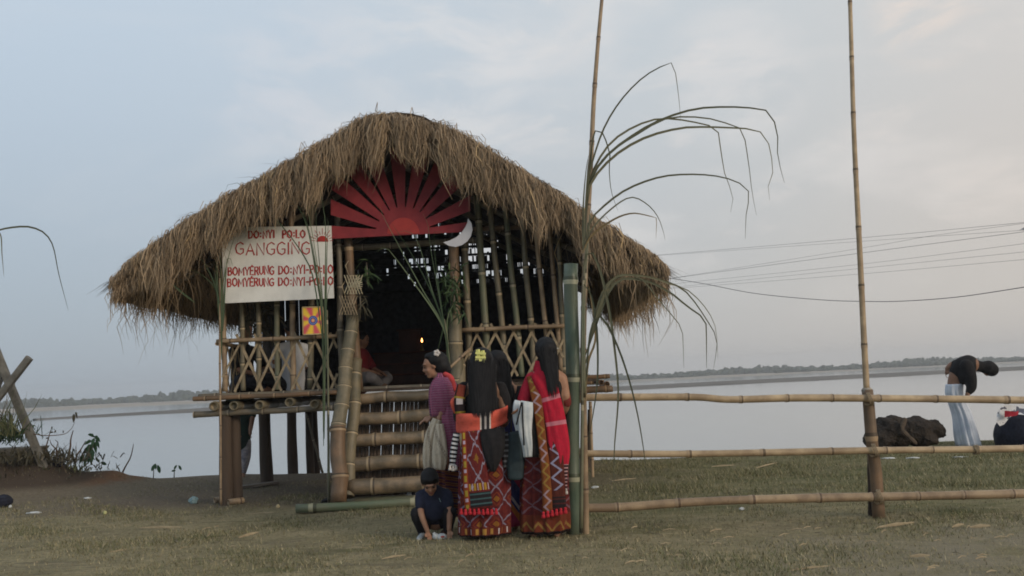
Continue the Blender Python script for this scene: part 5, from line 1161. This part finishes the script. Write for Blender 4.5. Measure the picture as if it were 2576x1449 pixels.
for s_ in (-1, 1): hand(mb, at(1213 + 16 * s_, 1060, D2 + .24), (-s_, .2, .1), (0, 0, 1), .95)
fuse('body', mb, SKIN_D, w2, .011)
hb = at(1212, 910, D2)
hairmass('hair', w2, [('b', hb + Vector((0, -.015, .01)), (.098, .112, .108)), ('l', [at(1212, 900, D2 - .07), at(1211, 950, D2 - .11), at(1212, 995, D2 - .125), at(1214, 1028, D2 - .11)], [.085, .092, .080, .045], .45), ('l', [at(1190, 925, D2 - .05), at(1188, 990, D2 - .1)], [.05, .03], .5), ('l', [at(1236, 925, D2 - .05), at(1238, 1000, D2 - .1)], [.05, .025], .5)])
locks(w2, 320, (1212, 900), (1214, 1046), D2 - .12, 33, 30)
mb = MB(); LB(mb, [(1214, 1110, .142), (1213, 1050, .138), (1213, 1012, .140)], D2, 20, .68)
for s_ in (-1, 1): LB(mb, [(1213 + 46 * s_, 976, .054), (1213 + 57 * s_, 1012, .056), (1213 + 58 * s_, 1050, .050)], D2); LB(mb, [(1213 + 40 * s_, 975, .050, .02), (1213 + 30 * s_, 1030, .060, .03)], D2)
fuse('blouse', mb, BLKC, w2, .011)
drape('sleeve_trim', [(1158, 1040, 26, -.08), (1156, 1005, 28, -.085), (1163, 968, 26, -.075)], D2, cloth('trim_weave', lambda t, u, v: mixc(t, (v * 8.5).fr() < .14, mixc(t, ((v - .10).abs() < .028) * ((u - .5).abs() < .3), mixc(t, (v > .13) * ((u - .5).abs() < .36), (.025, .018, .02), (.20, .045, .03)), (.46, .42, .44)), (.30, .22, .04))), w2, .004, .012)
mb = MB(); rows = []
for i in range(29):                           # band round the back, hands hold its ends in front
    q = i / 28; a = math.radians(-188 + 196 * q); x = math.cos(a); tp = np.interp(q, [0, .15, .5, .85, 1], [1026, 1036, 1038, 1024, 1008]); bt = np.interp(q, [0, .15, .5, .85, 1], [1066, 1086, 1083, 1064, 1040])
    row = []
    for j in range(7):
        v = tp + (bt - tp) * j / 6; cc = at(1213, v, D2); row.append(cc + Vector((x * .213, math.sin(a) * .165 - .012 * math.sin(j * 1.05) - .004 * math.sin(i * 1.3 + j * 2), 0)))
    rows.append(row)
us_ = [0] * 7
mb.loft(rows, False, False, [1 - j / 6 for j in range(7)], [(-.29 + .57 * i / 28) for i in range(29)])
mb.uv = [[(b, a) for a, b in f] for f in mb.uv]; o = mb.build('shawl_band', M_BAND, w2); sm = o.modifiers.new('s', 'SOLIDIFY'); sm.thickness = .006
mb = MB(); LB(mb, [(1146, 1036, .020, -.03), (1140, 1012, .030, -.04), (1150, 1000, .018, -.04)], D2, 10); fuse('shawl_knot', mb, plain('orange_cloth', (.64, .12, .08), (.52, .09, .06), 12, .9, .3), w2, .009)
garment('skirt', [(1219, 1344, 61), (1219, 1320, 62), (1219, 1240, 63), (1219, 1160, 61), (1218, 1110, 55), (1216, 1072, 47)], D2, M_MAR, w2, 110, .017, 11, .70, .8)
drape('sash', [(1205, 1282, 72, -.19), (1198, 1220, 66, -.205), (1192, 1150, 58, -.20), (1186, 1084, 50, -.165)], D2, M_SASH, w2, .005, .015, 8, .004)
tassels(w2, [(1160 + 11 * k, 1279 + (k % 2) * 1.5) for k in range(9)], D2 - .205, TAS, 15, 5)
drape('dark_panel', [(1240, 1187, 12, -.19), (1240, 1165, 34, -.205), (1241, 1130, 56, -.205), (1240, 1100, 62, -.19), (1238, 1078, 64, -.155)], D2, BLKC, w2, .02, .03, 8, .010)
drape('fringe_strip', [(1138, 1172, 15, -.12), (1142, 1130, 18, -.13), (1149, 1088, 16, -.13)], D2, M_BW, w2, .004, .004); tassels(w2, [(1132, 1170), (1140, 1172), (1147, 1170)], D2 - .13, WTAS, 13, 4.5)
drape('fringe_strip', [(1272, 1176, 16, -.10), (1272, 1130, 18, -.12), (1270, 1086, 16, -.12)], D2, cloth('dim_fringe', lambda t, u, v: mixc(t, (v * 24).fr() < .4, (.03, .028, .032), (.14, .15, .17))), w2, .004, .004)
YCL = plain('yellow_plastic', (.72, .68, .24), (.60, .62, .22), 20, .35, 0); ck = thing('t', '', '', (0, 0, 0)); bpy.data.objects.remove(ck)
mb = MB()
for (u, v, a) in ((1203, 893, 0), (1215, 896, 0)): mb.beam(at(u - 1, v - 14, D2 - .155), at(u + 3, v + 16, D2 - .160), .020, .024)
for v in (888, 898, 905): mb.beam(at(1196, v, D2 - .172), at(1222, v + 2, D2 - .172), .016, .018)
mb.build('hair_clip', YCL, w2, False)
# --- woman behind, mostly hidden
D3 = 8.10
w3 = thing('person', 'woman with loose black hair half hidden between the two women, blue and magenta skirt', 'woman', gp(1284, 1325), 'people standing at the hut entrance')
mb = MB(); LB(mb, [(1274, 1150, .13), (1272, 1060, .115), (1268, 1000, .125), (1262, 968, .10)], D3, 18, .66); LB(mb, [(1228, 985, .05), (1258, 970, .06), (1296, 985, .05)], D3); LB(mb, [(1258, 985, .06), (1252, 945, .048)], D3)
for s_ in (-1, 1): LB(mb, [(1264 + 40 * s_, 985, .048), (1266 + 46 * s_, 1040, .040), (1268 + 36 * s_, 1085, .030, .14)], D3); LB(mb, [(1276 + 18 * s_, 1150, .08), (1280 + 16 * s_, 1322, .036)], D3); LB(mb, [(1280 + 16 * s_, 1322, .034), (1281 + 16 * s_, 1323, .028, .1)], D3); hand(mb, at(1268 + 36 * s_, 1085, D3 + .14), (0, .5, -1), (s_, 0, 0), .95)
head(mb, at(1249, 920, D3), (-.1, 1, -.1), (0, 0, 1), .92); fuse('body', mb, SKIN_D, w3, .012)
hb = at(1249, 914, D3); hairmass('hair', w3, [('b', hb + Vector((0, -.012, .01)), (.094, .108, .104)), ('l', [at(1252, 905, D3 - .05), at(1262, 950, D3 - .09), at(1268, 1000, D3 - .11), at(1268, 1035, D3 - .11)], [.085, .085, .075, .04], .5)]); locks(w3, 160, (1254, 905), (1268, 1035), D3 - .11, 24, 16)
mb = MB(); LB(mb, [(1276, 1110, .138), (1272, 1050, .122), (1268, 1005, .132), (1266, 985, .11)], D3, 18, .68)
for s_ in (-1, 1): LB(mb, [(1266 + 40 * s_, 985, .055), (1268 + 46 * s_, 1035, .047)], D3)
fuse('blouse', mb, BLKC, w3, .012); garment('skirt', [(1284, 1320, 44), (1284, 1260, 46), (1283, 1180, 47), (1280, 1110, 44), (1278, 1050, 38)], D3, M_BLUE, w3, 70, .012, 9, .8, .3)
# --- woman in the red shawl, seen from behind
D4 = 7.72
w4 = thing('person', 'woman seen from behind in a red shawl falling from her left shoulder', 'woman', gp(1374, 1346), 'people standing at the hut entrance')
mb = MB(); LB(mb, [(1372, 1140, .135), (1376, 1060, .118), (1378, 985, .128), (1378, 945, .105)], D4, 20, .66); LB(mb, [(1342, 952, .050), (1378, 938, .060), (1412, 952, .050)], D4, 14); LB(mb, [(1378, 955, .062), (1374, 908, .048)], D4, 14)
LB(mb, [(1340, 955, .048), (1326, 1010, .040), (1322, 1020, .034, -.12), (1318, 1016, .028, -.18)], D4); LB(mb, [(1414, 955, .047), (1423, 1015, .040), (1412, 1045, .033, .16)], D4)
hand(mb, at(1318, 1016, D4 - .18), (-.5, -.4, -.5), (0, -1, .3), .95, .6); hand(mb, at(1412, 1045, D4 + .16), (-.5, .6, -.2), (0, 0, 1), .95)
for s_, fy in ((-1, 1345), (1, 1341)): LB(mb, [(1372 + 22 * s_, 1140, .085), (1372 + 24 * s_, 1250, .052), (1374 + 28 * s_, 1330, .034)], D4); LB(mb, [(1374 + 28 * s_, 1338, .030, -.02), (1372 + 28 * s_, 1343, .026, -.05), (1371 + 30 * s_, 1345, .024, .10)], D4)
head(mb, at(1373, 885, D4), (.06, 1, -.05), (0, 0, 1), .92); fuse('body', mb, SKIN, w4, .011)
hb = at(1373, 881, D4); hairmass('hair', w4, [('b', hb + Vector((0, -.012, .008)), (.092, .110, .104)), ('l', [at(1376, 880, D4 - .06), at(1386, 920, D4 - .095), at(1391, 955, D4 - .12), at(1392, 992, D4 - .12)], [.085, .062, .052, .028], .55)]); locks(w4, 150, (1376, 870), (1392, 996), D4 - .12, 23, 13)
mb = MB(); mb.ball(at(1400, 877, D4 - .06), (.016, .008, .010), 8, 6); mb.build('hair_pin', plain('pale_flower', (.50, .48, .44), None, 9, .7, 0), w4)
mb = MB(); LB(mb, [(1374, 1130, .143), (1376, 1060, .128), (1378, 1005, .136), (1380, 978, .122)], D4, 20, .68); fuse('blouse', mb, BLKC, w4, .011)
mb = MB(); LB(mb, [(1415, 975, .052), (1424, 1012, .047)], D4); fuse('sleeve', mb, plain('dark_red_cloth', (.20, .035, .028), (.12, .02, .018), 24, .9, .3), w4, .011)
mb = MB(); LB(mb, [(1338, 952, .055, -.01), (1326, 985, .060, -.02), (1318, 1006, .056, -.03)], D4); fuse('shawl_shoulder', mb, plain('red_shawl_cloth', (.44, .020, .044), (.36, .016, .036), 12, .9, .3), w4, .011)
garment('skirt', [(1372, 1338, 56), (1371, 1310, 59), (1369, 1240, 58), (1370, 1160, 55), (1373, 1090, 47), (1376, 1050, 42)], D4, M_DARK, w4, 110, .018, 10, .72, .2)
drape('shawl', [(1412, 1232, 30, -.16), (1410, 1190, 36, -.175), (1407, 1130, 54, -.18), (1398, 1060, 52, -.165), (1386, 1005, 50, -.15), (1368, 955, 54, -.13), (1352, 930, 46, -.075), (1342, 926, 34, .02)], D4, M_REDS, w4, .007, .020, 8, .008)
tassels(w4, [(1402, 1230), (1410, 1232), (1418, 1231), (1424, 1229)], D4 - .165, WTAS, 14, 5)
drape('border_strip', [(1378, 1290, 25, -.20), (1374, 1200, 24, -.205), (1364, 1110, 22, -.195), (1354, 1030, 24, -.16), (1344, 975, 26, -.125), (1336, 945, 24, -.06)], D4, M_EDGE, w4, .005, .008, 6, .003)
drape('sash', [(1406, 1292, 38, -.185), (1402, 1220, 40, -.20), (1398, 1150, 38, -.195), (1394, 1090, 34, -.165)], D4, M_ZIG, w4, .005, .010, 6, .003)
drape('black_panel', [(1345, 1150, 20, -.165), (1346, 1090, 30, -.165), (1350, 1030, 26, -.145)], D4, BLKC, w4, .005, .010)
tassels(w4, [(1367 + 11 * k, 1287 - 2.2 * k) for k in range(6)], D4 - .215, TAS, 16, 5.5)
SAND_ = plain('brown_leather', (.12, .075, .05), None, 12, .7, .1)
for u, v in ((1345, 1348), (1403, 1346)): mb = MB(); g = gp(u, v); mb.loft([[g + Vector((x * .045, y, z)) for x, y in ((-.6, -.11), (.6, -.11), (1, .0), (1, .10), (.5, .14), (-.5, .14), (-1, .10), (-1, 0))] for z in (.0, .018)]); mb.build('sandal', SAND_, w4, False)
wj = thing('jacket', 'white folded jacket with black cords hanging over the arm beside the red shawl', 'jacket', at(1318, 1080, D4 - .2))
drape('left_fold', [(1310, 1082, 26, -.19), (1304, 1050, 28, -.21), (1304, 1020, 26, -.22), (1306, 1008, 22, -.20)], D4, WCL, wj, .02, .02, 6, .008); drape('right_fold', [(1328, 1150, 22, -.20), (1326, 1120, 27, -.225), (1321, 1080, 34, -.235), (1322, 1035, 38, -.24), (1326, 1010, 30, -.22)], D4, WCL, wj, .025, .022, 8, .009)
mb = MB(); mb.tube(spline([at(1312, 1012, D4 - .27), at(1306, 1040, D4 - .275), at(1299, 1068, D4 - .25)], 5), .006, 6); mb.tube(spline([at(1314, 1012, D4 - .275), at(1315, 1060, D4 - .285), at(1318, 1120, D4 - .26)], 5), .006, 6); mb.build('cord', BLKC, wj)
bg = thing('handbag', 'dark teal shoulder bag hanging between the two women', 'bag', at(1296, 1150, D4 - .05)); mb = MB(); mb.loft([[at(1297, v, D4 - .06) + Vector((math.copysign(abs(math.cos(a)) ** .5, math.cos(a)) * w, math.copysign(abs(math.sin(a)) ** .5, math.sin(a)) * .05, 0)) for a in np.linspace(0, 2 * math.pi, 21)[:-1]] for v, w in ((1206, .045), (1200, .065), (1165, .070), (1120, .064), (1092, .055), (1086, .045))]); mb.build('pouch', DTEAL, bg)
mb = MB(); mb.tube(spline([at(1285, 1092, D4 - .06), at(1290, 1030, D4 - .04), at(1310, 975, D4 + .0), at(1312, 1030, D4 - .03), at(1308, 1092, D4 - .06)], 6), .007, 6); mb.build('strap', BLKC, bg)
# --- woman in profile with a purple checked shawl
D1 = 8.30
w1 = thing('person', 'woman in profile facing left in a purple checked shawl carrying a beige cloth', 'woman', gp(1118, 1318), 'people standing at the hut entrance')
mb = MB(); LB(mb, [(1120, 1160, .12), (1122, 1080, .105), (1120, 1000, .12), (1117, 965, .09)], D1, 18, .85); LB(mb, [(1118, 985, .06), (1102, 940, .046)], D1); LB(mb, [(1116, 972, .055, -.13), (1117, 965, .06), (1116, 972, .055, .13)], D1)
LB(mb, [(1118, 975, .046, -.15), (1130, 1034, .036, -.13), (1116, 1052, .030, -.19), (1110, 1040, .025, -.23)], D1); LB(mb, [(1112, 975, .046, .15), (1100, 1040, .04, .15), (1088, 1050, .03, .10)], D1)
hand(mb, at(1112, 1036, D1 - .21), (-.35, -.2, -1), (0, -1, .1), .95, .7); hand(mb, at(1088, 1050, D1 + .10), (-1, -.3, -.3), (0, 1, .1), .95)
for s_ in (-1, 1): LB(mb, [(1120, 1160, .075, .04 * s_), (1126, 1240, .050, .05 * s_), (1130 + 6 * s_, 1308, .036, .06 * s_)], D1); LB(mb, [(1130 + 6 * s_, 1310, .034, .08 * s_), (1112 + 6 * s_, 1316, .026, .08 * s_)], D1)
Pf, Rf = head(mb, at(1088, 920, D1), (-1, -.25, -.28), (-.15, 0, 1), .92); fuse('body', mb, SKIN, w1, .010); face_parts(Pf, Rf, w1, .92)
hb = at(1097, 908, D1); hairmass('hair', w1, [('b', hb + Vector((.012, 0, .004)), (.100, .092, .084), Matrix.Rotation(.35, 3, 'Y')), ('b', at(1112, 922, D1), (.075, .085, .075)), ('b', at(1122, 930, D1), (.048, .06, .05)), ('b', at(1083, 897, D1), (.055, .075, .035))], None, .010)
mb = MB()
for k in range(5): a = k * 1.256; mb.ball(at(1099 + 5 * math.cos(a), 888 + 5 * math.sin(a), D1 - .095), (.014, .008, .014), 8, 6)
mb.build('flower', plain('white_petal', (.62, .58, .56), None, 9, .7, 0), w1)
garment('shawl', [(1118, 1046, 35), (1116, 1010, 37), (1116, 980, 36), (1116, 962, 30), (1114, 947, 19), (1110, 938, 12)], D1, M_CHK, w1, 60, .012, 7, 1.36, .4)
drape('shawl_tail', [(1150, 1175, 24, -.22), (1141, 1130, 36, -.24), (1132, 1080, 40, -.25), (1130, 1035, 36, -.235), (1128, 1005, 26, -.21)], D1, M_CHK, w1, .006, .02, 8, .010)
mb = MB(); LB(mb, [(1120, 942, .026, -.07), (1134, 952, .030, -.10), (1143, 980, .024, -.13)], D1, 10); fuse('red_collar', mb, plain('coral_cloth', (.50, .06, .06), None, 12, .9, .2), w1, .010)
drape('shawl_front', [(1116, 1046, 56, -.19), (1115, 1008, 58, -.215), (1113, 972, 50, -.20), (1111, 950, 30, -.14)], D1, M_CHK, w1, .006, .05, 10, .008)
garment('skirt', [(1128, 1298, 38), (1126, 1260, 39), (1122, 1200, 37), (1120, 1140, 34), (1120, 1080, 30), (1119, 1045, 28)], D1, M_STR, w1, 60, .014, 8, .9, .2)
drape('beige_wrap', [(1076, 1182, 22, -.24), (1078, 1140, 30, -.26), (1086, 1095, 32, -.26), (1100, 1055, 24, -.24)], D1, M_BEI, w1, .012, .03, 8, .012); drape('beige_wrap_end', [(1104, 1182, 30, -.30), (1106, 1150, 40, -.31), (1106, 1110, 34, -.30), (1106, 1066, 20, -.27)], D1, M_BEI, w1, .012, .03, 8, .012)
# --- squatting boy
D5 = 7.70
by = thing('person', 'small boy squatting in a navy shirt with his head bent down', 'boy', gp(1092, 1356), 'people standing at the hut entrance')
g0 = gp(1093, 1357); G = lambda x, y, z: Vector((g0.x + x, g0.y + y, z))
mb = MB(); limb(mb, [G(0, .17, .13), G(.0, .16, .24), G(.005, .07, .345)], [.085, .088, .085], 16); limb(mb, [G(-.085, .05, .365), G(.005, .05, .375), G(.095, .05, .365)], [.040, .05, .040]); limb(mb, [G(0, .05, .36), G(-.005, .0, .405)], [.036, .036])
aL = [G(-.105, .04, .35), G(-.098, -.045, .225), G(-.048, -.075, .085)]; aR = [G(.115, .04, .35), G(.135, -.03, .225), G(.128, -.07, .085)]
limb(mb, aL, [.032, .027, .020]); limb(mb, aR, [.032, .027, .020]); hand(mb, aL[2], (.28, -.15, -1), (1, .3, .2), .62, .35, (0, -1, 0)); hand(mb, aR[2], (.02, -.15, -1), (-1, .1, 0), .62, .35, (0, -1, 0))
Pb, Rb = head(mb, G(-.015, -.035, .462), (.10, -.86, -.60), (-.03, -.52, .85), .86); fuse('body', mb, SKIN, by, .0062, 3); face_parts(Pb, Rb, by, .86, True)
hairmass('hair', by, [('b', Pb(0, -.022, .050), (.083 * .9, .098 * .9, .080 * .9), Rb), ('b', Pb(0, .03, .078), (.064 * .9, .052 * .9, .030 * .9), Rb), ('b', Pb(.066, -.02, .03), (.02, .045, .045), Rb), ('b', Pb(-.066, -.02, .03), (.02, .045, .045), Rb)], None, .008)
mb = MB(); limb(mb, [G(0, .17, .16), G(0, .14, .26), G(.003, .055, .345)], [.100, .102, .098], 16); limb(mb, [G(-.09, .045, .358), G(.005, .045, .366), G(.1, .045, .358)], [.046, .058, .046]); limb(mb, [aL[0], aL[0].lerp(aL[1], .62)], [.046, .046]); limb(mb, [aR[0], aR[0].lerp(aR[1], .60)], [.046, .046])
mb.ball(G(0, .0, .24), (.095, .05, .10)); fuse('shirt', mb, plain('navy_cotton', (.022, .026, .050), (.014, .017, .034), 18, .9, .4), by, .009)
mb = MB(); mb.beam(G(.055, -.052, .335), G(.066, -.052, .305), .010, .004); mb.build('shirt_mark', PLT, by, False)
mb = MB()
for s_ in (-1, 1): limb(mb, [G(.06 * s_, .17, .13), G(.135 * s_, -.005, .215), G(.105 * s_, .075, .06)], [.075, .058, .040]); limb(mb, [G(.135 * s_, -.005, .215), G(.105 * s_, .075, .055)], [.056, .040])
mb.ball(G(0, .19, .12), (.10, .07, .075)); fuse('trousers', mb, plain('dark_trousers', (.018, .018, .022), (.011, .011, .014), 20, .95, .4), by, .009)
SHW = plain('grey_white_shoe', (.50, .53, .54), (.34, .38, .40), 25, .7, .2)
for x, y, rt, m in ((-.108, .02, -1.75, SHW), (.075, .03, -1.45, plain('brown_shoe', (.10, .05, .035), None, 12, .7, .1))):
    p = G(x, y, 0); R = Matrix.Rotation(rt, 3, 'Z'); mb = MB(); mb.loft([[p + R @ (Vector((q, w * math.cos(a), .014 + max(0, h * (.5 + .5 * math.sin(a))))) * .62) for a in np.linspace(0, 2 * math.pi, 13)[:-1]] for q, w, h in ((-.125, .025, .07), (-.11, .036, .085), (-.06, .038, .085), (0, .040, .062), (.06, .045, .048), (.105, .040, .036), (.13, .018, .022))]); mb.build('shoe', m, by)
    mb = MB(); mb.loft([[p + R @ (Vector((a, b, z)) * .62) for a, b in ((-.132, 0), (-.11, -.036), (0, -.040), (.07, -.047), (.12, -.030), (.14, 0), (.12, .030), (.07, .047), (0, .040), (-.11, .036))] for z in (0, .022)]); mb.build('sole', WSOLE, by, False)
tp = G(.045, -.075, 0); ty = thing('toy', 'small white crumpled toy with a red mark held on the ground by the boy', 'toy', tp); mb = MB(); mb.ball(tp + Vector((.02, 0, .028)), (.046, .034, .030), 14, 10, None, .05); mb.ball(tp + Vector((-.025, 0, .034)), (.03, .026, .026), 12, 8, None, .06); mb.ball(tp + Vector((-.038, .0, .052)), (.016, .014, .018), 8, 6, None, .05); mb.build('toy_body', PLW, ty); mb = MB(); mb.ball(tp + Vector((.03, -.03, .034)), (.018, .006, .008), 8, 6); mb.build('red_mark', INKRED, ty)
# --- man bending on the bank, seen from the side
def cM(x, y): return ((3260 + x / 3.622) / 1.4907, (1320 + y / 3.622) / 1.4907)
D6 = 14.25
mn = thing('person', 'man in a pale dhoti bending forward on the bank in a dark shirt', 'man', gp(*cM(1350, 1290)))
cm = lambda x, y, r, o=0: (*cM(x, y), r, o)
mb = MB(); LB(mb, [cm(1150, 540, .085), cm(1165, 400, .110), cm(1260, 230, .145), cm(1370, 170, .13)], D6, 18, .8); LB(mb, [cm(1380, 180, .06), cm(1500, 190, .055)], D6)
LB(mb, [cm(1330, 190, .06, -.17), cm(1380, 400, .048, -.2), cm(1330, 590, .036, -.2)], D6); LB(mb, [cm(1300, 170, .06, .15), cm(1130, 170, .05, .2), cm(1060, 230, .04, .2)], D6); hand(mb, at(*cM(1335, 560), D6 - .2), (-.2, -.1, -1), (0, 1, 0), 1, .6); hand(mb, at(*cM(1060, 230), D6 + .2), (-.3, 0, -1), (0, 1, 0), 1, .8)
for s_ in (-1, 1): LB(mb, [cm(1160, 540, .062, .045 * s_), cm(1255, 880, .055, .055 * s_), cm(1350 + 30 * s_, 1250, .045, .08 * s_)], D6); LB(mb, [cm(1350 + 30 * s_, 1262, .04, .08 * s_), cm(1420 + 30 * s_, 1285, .03, .08 * s_)], D6)
head(mb, at(*cM(1600, 225), D6), (.75, -.1, -.65), (.6, 0, .75), .95); fuse('body', mb, SKIN_D, mn, .016)
mb = MB(); LB(mb, [cm(1225, 270, .145), cm(1280, 215, .165), cm(1370, 175, .155), cm(1460, 185, .085), cm(1530, 200, .080), cm(1610, 215, .118), cm(1660, 240, .105)], D6, 18, .92); LB(mb, [cm(1320, 190, .10, -.16), cm(1375, 330, .085, -.2), cm(1385, 480, .075, -.2), cm(1350, 545, .05, -.2)], D6); LB(mb, [cm(1320, 160, .09, .14), cm(1170, 165, .070, .19), cm(1045, 212, .018, .2)], D6); LB(mb, [cm(1200, 195, .055, .02), cm(1095, 265, .016, .05)], D6)
mb.ball(at(*cM(1260, 330), D6 - .1), (.06, .10, .13)); fuse('shirt', mb, BLKC, mn, .018)
garment('dhoti', [(*cM(1350, 1275), 26), (*cM(1305, 1100), 25), (*cM(1255, 860), 21.5), (*cM(1175, 650), 20), (*cM(1145, 540), 20), (*cM(1155, 435), 20.5)], D6, plain('pale_blue_white_cotton', (.62, .66, .73), (.46, .51, .60), 5, .9, .3), mn, 64, .022, 8, 1.05, .6)
# --- man standing beyond the stilts
D7 = 14.7
p7 = thing('person', 'person in a dark green top and patterned trousers standing behind the front stilts', 'person', gp(610, 1198))
mb = MB(); LB(mb, [(606, 1105, .13), (606, 1060, .13), (604, 1020, .14), (604, 985, .11)], D7, 16, .7); LB(mb, [(604, 985, .055), (604, 955, .05)], D7); LB(mb, [(578, 990, .05), (570, 1040, .04), (572, 1080, .035)], D7); LB(mb, [(630, 990, .05), (636, 1040, .04), (630, 1080, .035, -.1)], D7); head(mb, at(604, 938, D7), (.1, 1, 0), (0, 0, 1), .95)
for s_ in (-1, 1): LB(mb, [(606 + 10 * s_, 1110, .08), (604 + 10 * s_, 1150, .055), (602 + 9 * s_, 1192, .04)], D7); LB(mb, [(602 + 9 * s_, 1194, .036), (602 + 10 * s_, 1198, .03, -.1)], D7)
hand(mb, at(572, 1080, D7), (0, 0, -1), (0, 1, 0)); hand(mb, at(630, 1080, D7 - .1), (0, -.2, -1), (0, 1, 0)); fuse('body', mb, SKIN_D, p7, .014); hairmass('hair', p7, [('b', at(604, 933, D7) + Vector((0, -.02, .01)), (.088, .1, .1))], None, .014)
mb = MB(); LB(mb, [(606, 1112, .150), (606, 1060, .142), (604, 1010, .150), (604, 985, .115)], D7, 16, .74); LB(mb, [(580, 992, .06), (571, 1045, .055)], D7); LB(mb, [(628, 992, .06), (636, 1045, .055)], D7); fuse('top', mb, plain('dark_green_cloth', (.022, .045, .036), (.014, .026, .022), 9, .9, .3), p7, .014)
mb = MB()
for s_ in (-1, 1): LB(mb, [(606 + 10 * s_, 1112, .10), (606 + 11 * s_, 1150, .085), (603 + 8 * s_, 1188, .055)], D7)
fuse('trousers', mb, plain('patterned_trousers', (.42, .40, .42), (.16, .16, .20), 15, .9, .2), p7, .014)
# --- people sitting in the porch and the doorway
def sitter(label, u, d, fwd, top, bottom, z=None, hair=True, s=1.0):
    p = at(u, 970, d); p.z = FLOORZ; t_ = thing('person', label, 'person', p, 'people sitting inside the hut'); f = Vector(fwd).normalized(); r = Vector((f.y, -f.x, 0)); Q = lambda x, y, zz: p + (r * x + f * y) * s + Vector((0, 0, zz * s))
    mb = MB(); limb(mb, [Q(0, 0, .12), Q(0, -.02, .32), Q(0, .02, .52)], [.13, .125, .12], 16); limb(mb, [Q(-.17, .02, .55), Q(0, .02, .57), Q(.17, .02, .55)], [.05, .065, .05]); limb(mb, [Q(0, .02, .56), Q(0, .05, .68)], [.05, .05])
    for e in (-1, 1): limb(mb, [Q(.18 * e, .02, .54), Q(.22 * e, .12, .33), Q(.12 * e, .32, .25)], [.048, .04, .03]); hand(mb, Q(.12 * e, .32, .25), f - r * .4 * e - Vector((0, 0, .3)), r, .95, .6); limb(mb, [Q(.10 * e, .02, .11), Q(.30 * e, .34, .17), Q(.04 * e, .40, .06)], [.09, .065, .045]); limb(mb, [Q(.04 * e, .40, .05), Q(-.06 * e, .44, .04)], [.04, .03])
    P, R = head(mb, Q(0, .08, .80), f + Vector((0, 0, -.2)), (0, 0, 1), .95); fuse('body', mb, SKIN_D, t_, .014); face_parts(P, R, t_, .95)
    hairmass('hair', t_, [('b', P(0, -.03, .035), (.085, .095, .085), R)], None, .014)
    mb = MB(); limb(mb, [Q(0, 0, .08), Q(0, -.02, .32), Q(0, .02, .52)], [.15, .142, .136], 16); limb(mb, [Q(-.17, .02, .55), Q(0, .02, .57), Q(.17, .02, .55)], [.06, .07, .06])
    for e in (-1, 1): limb(mb, [Q(.18 * e, .02, .54), Q(.22 * e, .12, .35)], [.06, .056])
    fuse('shirt', mb, top, t_, .014); mb = MB()
    for e in (-1, 1): limb(mb, [Q(.09 * e, 0, .10), Q(.30 * e, .34, .18), Q(.06 * e, .40, .07)], [.105, .08, .06])
    mb.ball(Q(0, .02, .10), (.16, .15, .09)); fuse('trousers', mb, bottom, t_, .014); return t_
WSH = plain('white_shirt', (.60, .62, .66), (.46, .49, .54), 6, .9, .3); REDV = plain('red_vest', (.19, .018, .024), (.13, .013, .017), 8, .9, .2)
sitter('person in a white shirt sitting behind the left lattice rail', 738, 12.0, (-.5, .8, 0), WSH, BLKC); sitter('person in dark clothes sitting at the left end of the porch', 612, 12.2, (.8, -.5, 0), BLKC, NAVY)
sitter('person in a red vest and pale trousers sitting just inside the doorway', 906, 12.9, (.9, -.35, 0), REDV, plain('pale_trousers', (.26, .25, .25), (.18, .17, .18), 8, .9, .2), None, True, .82)
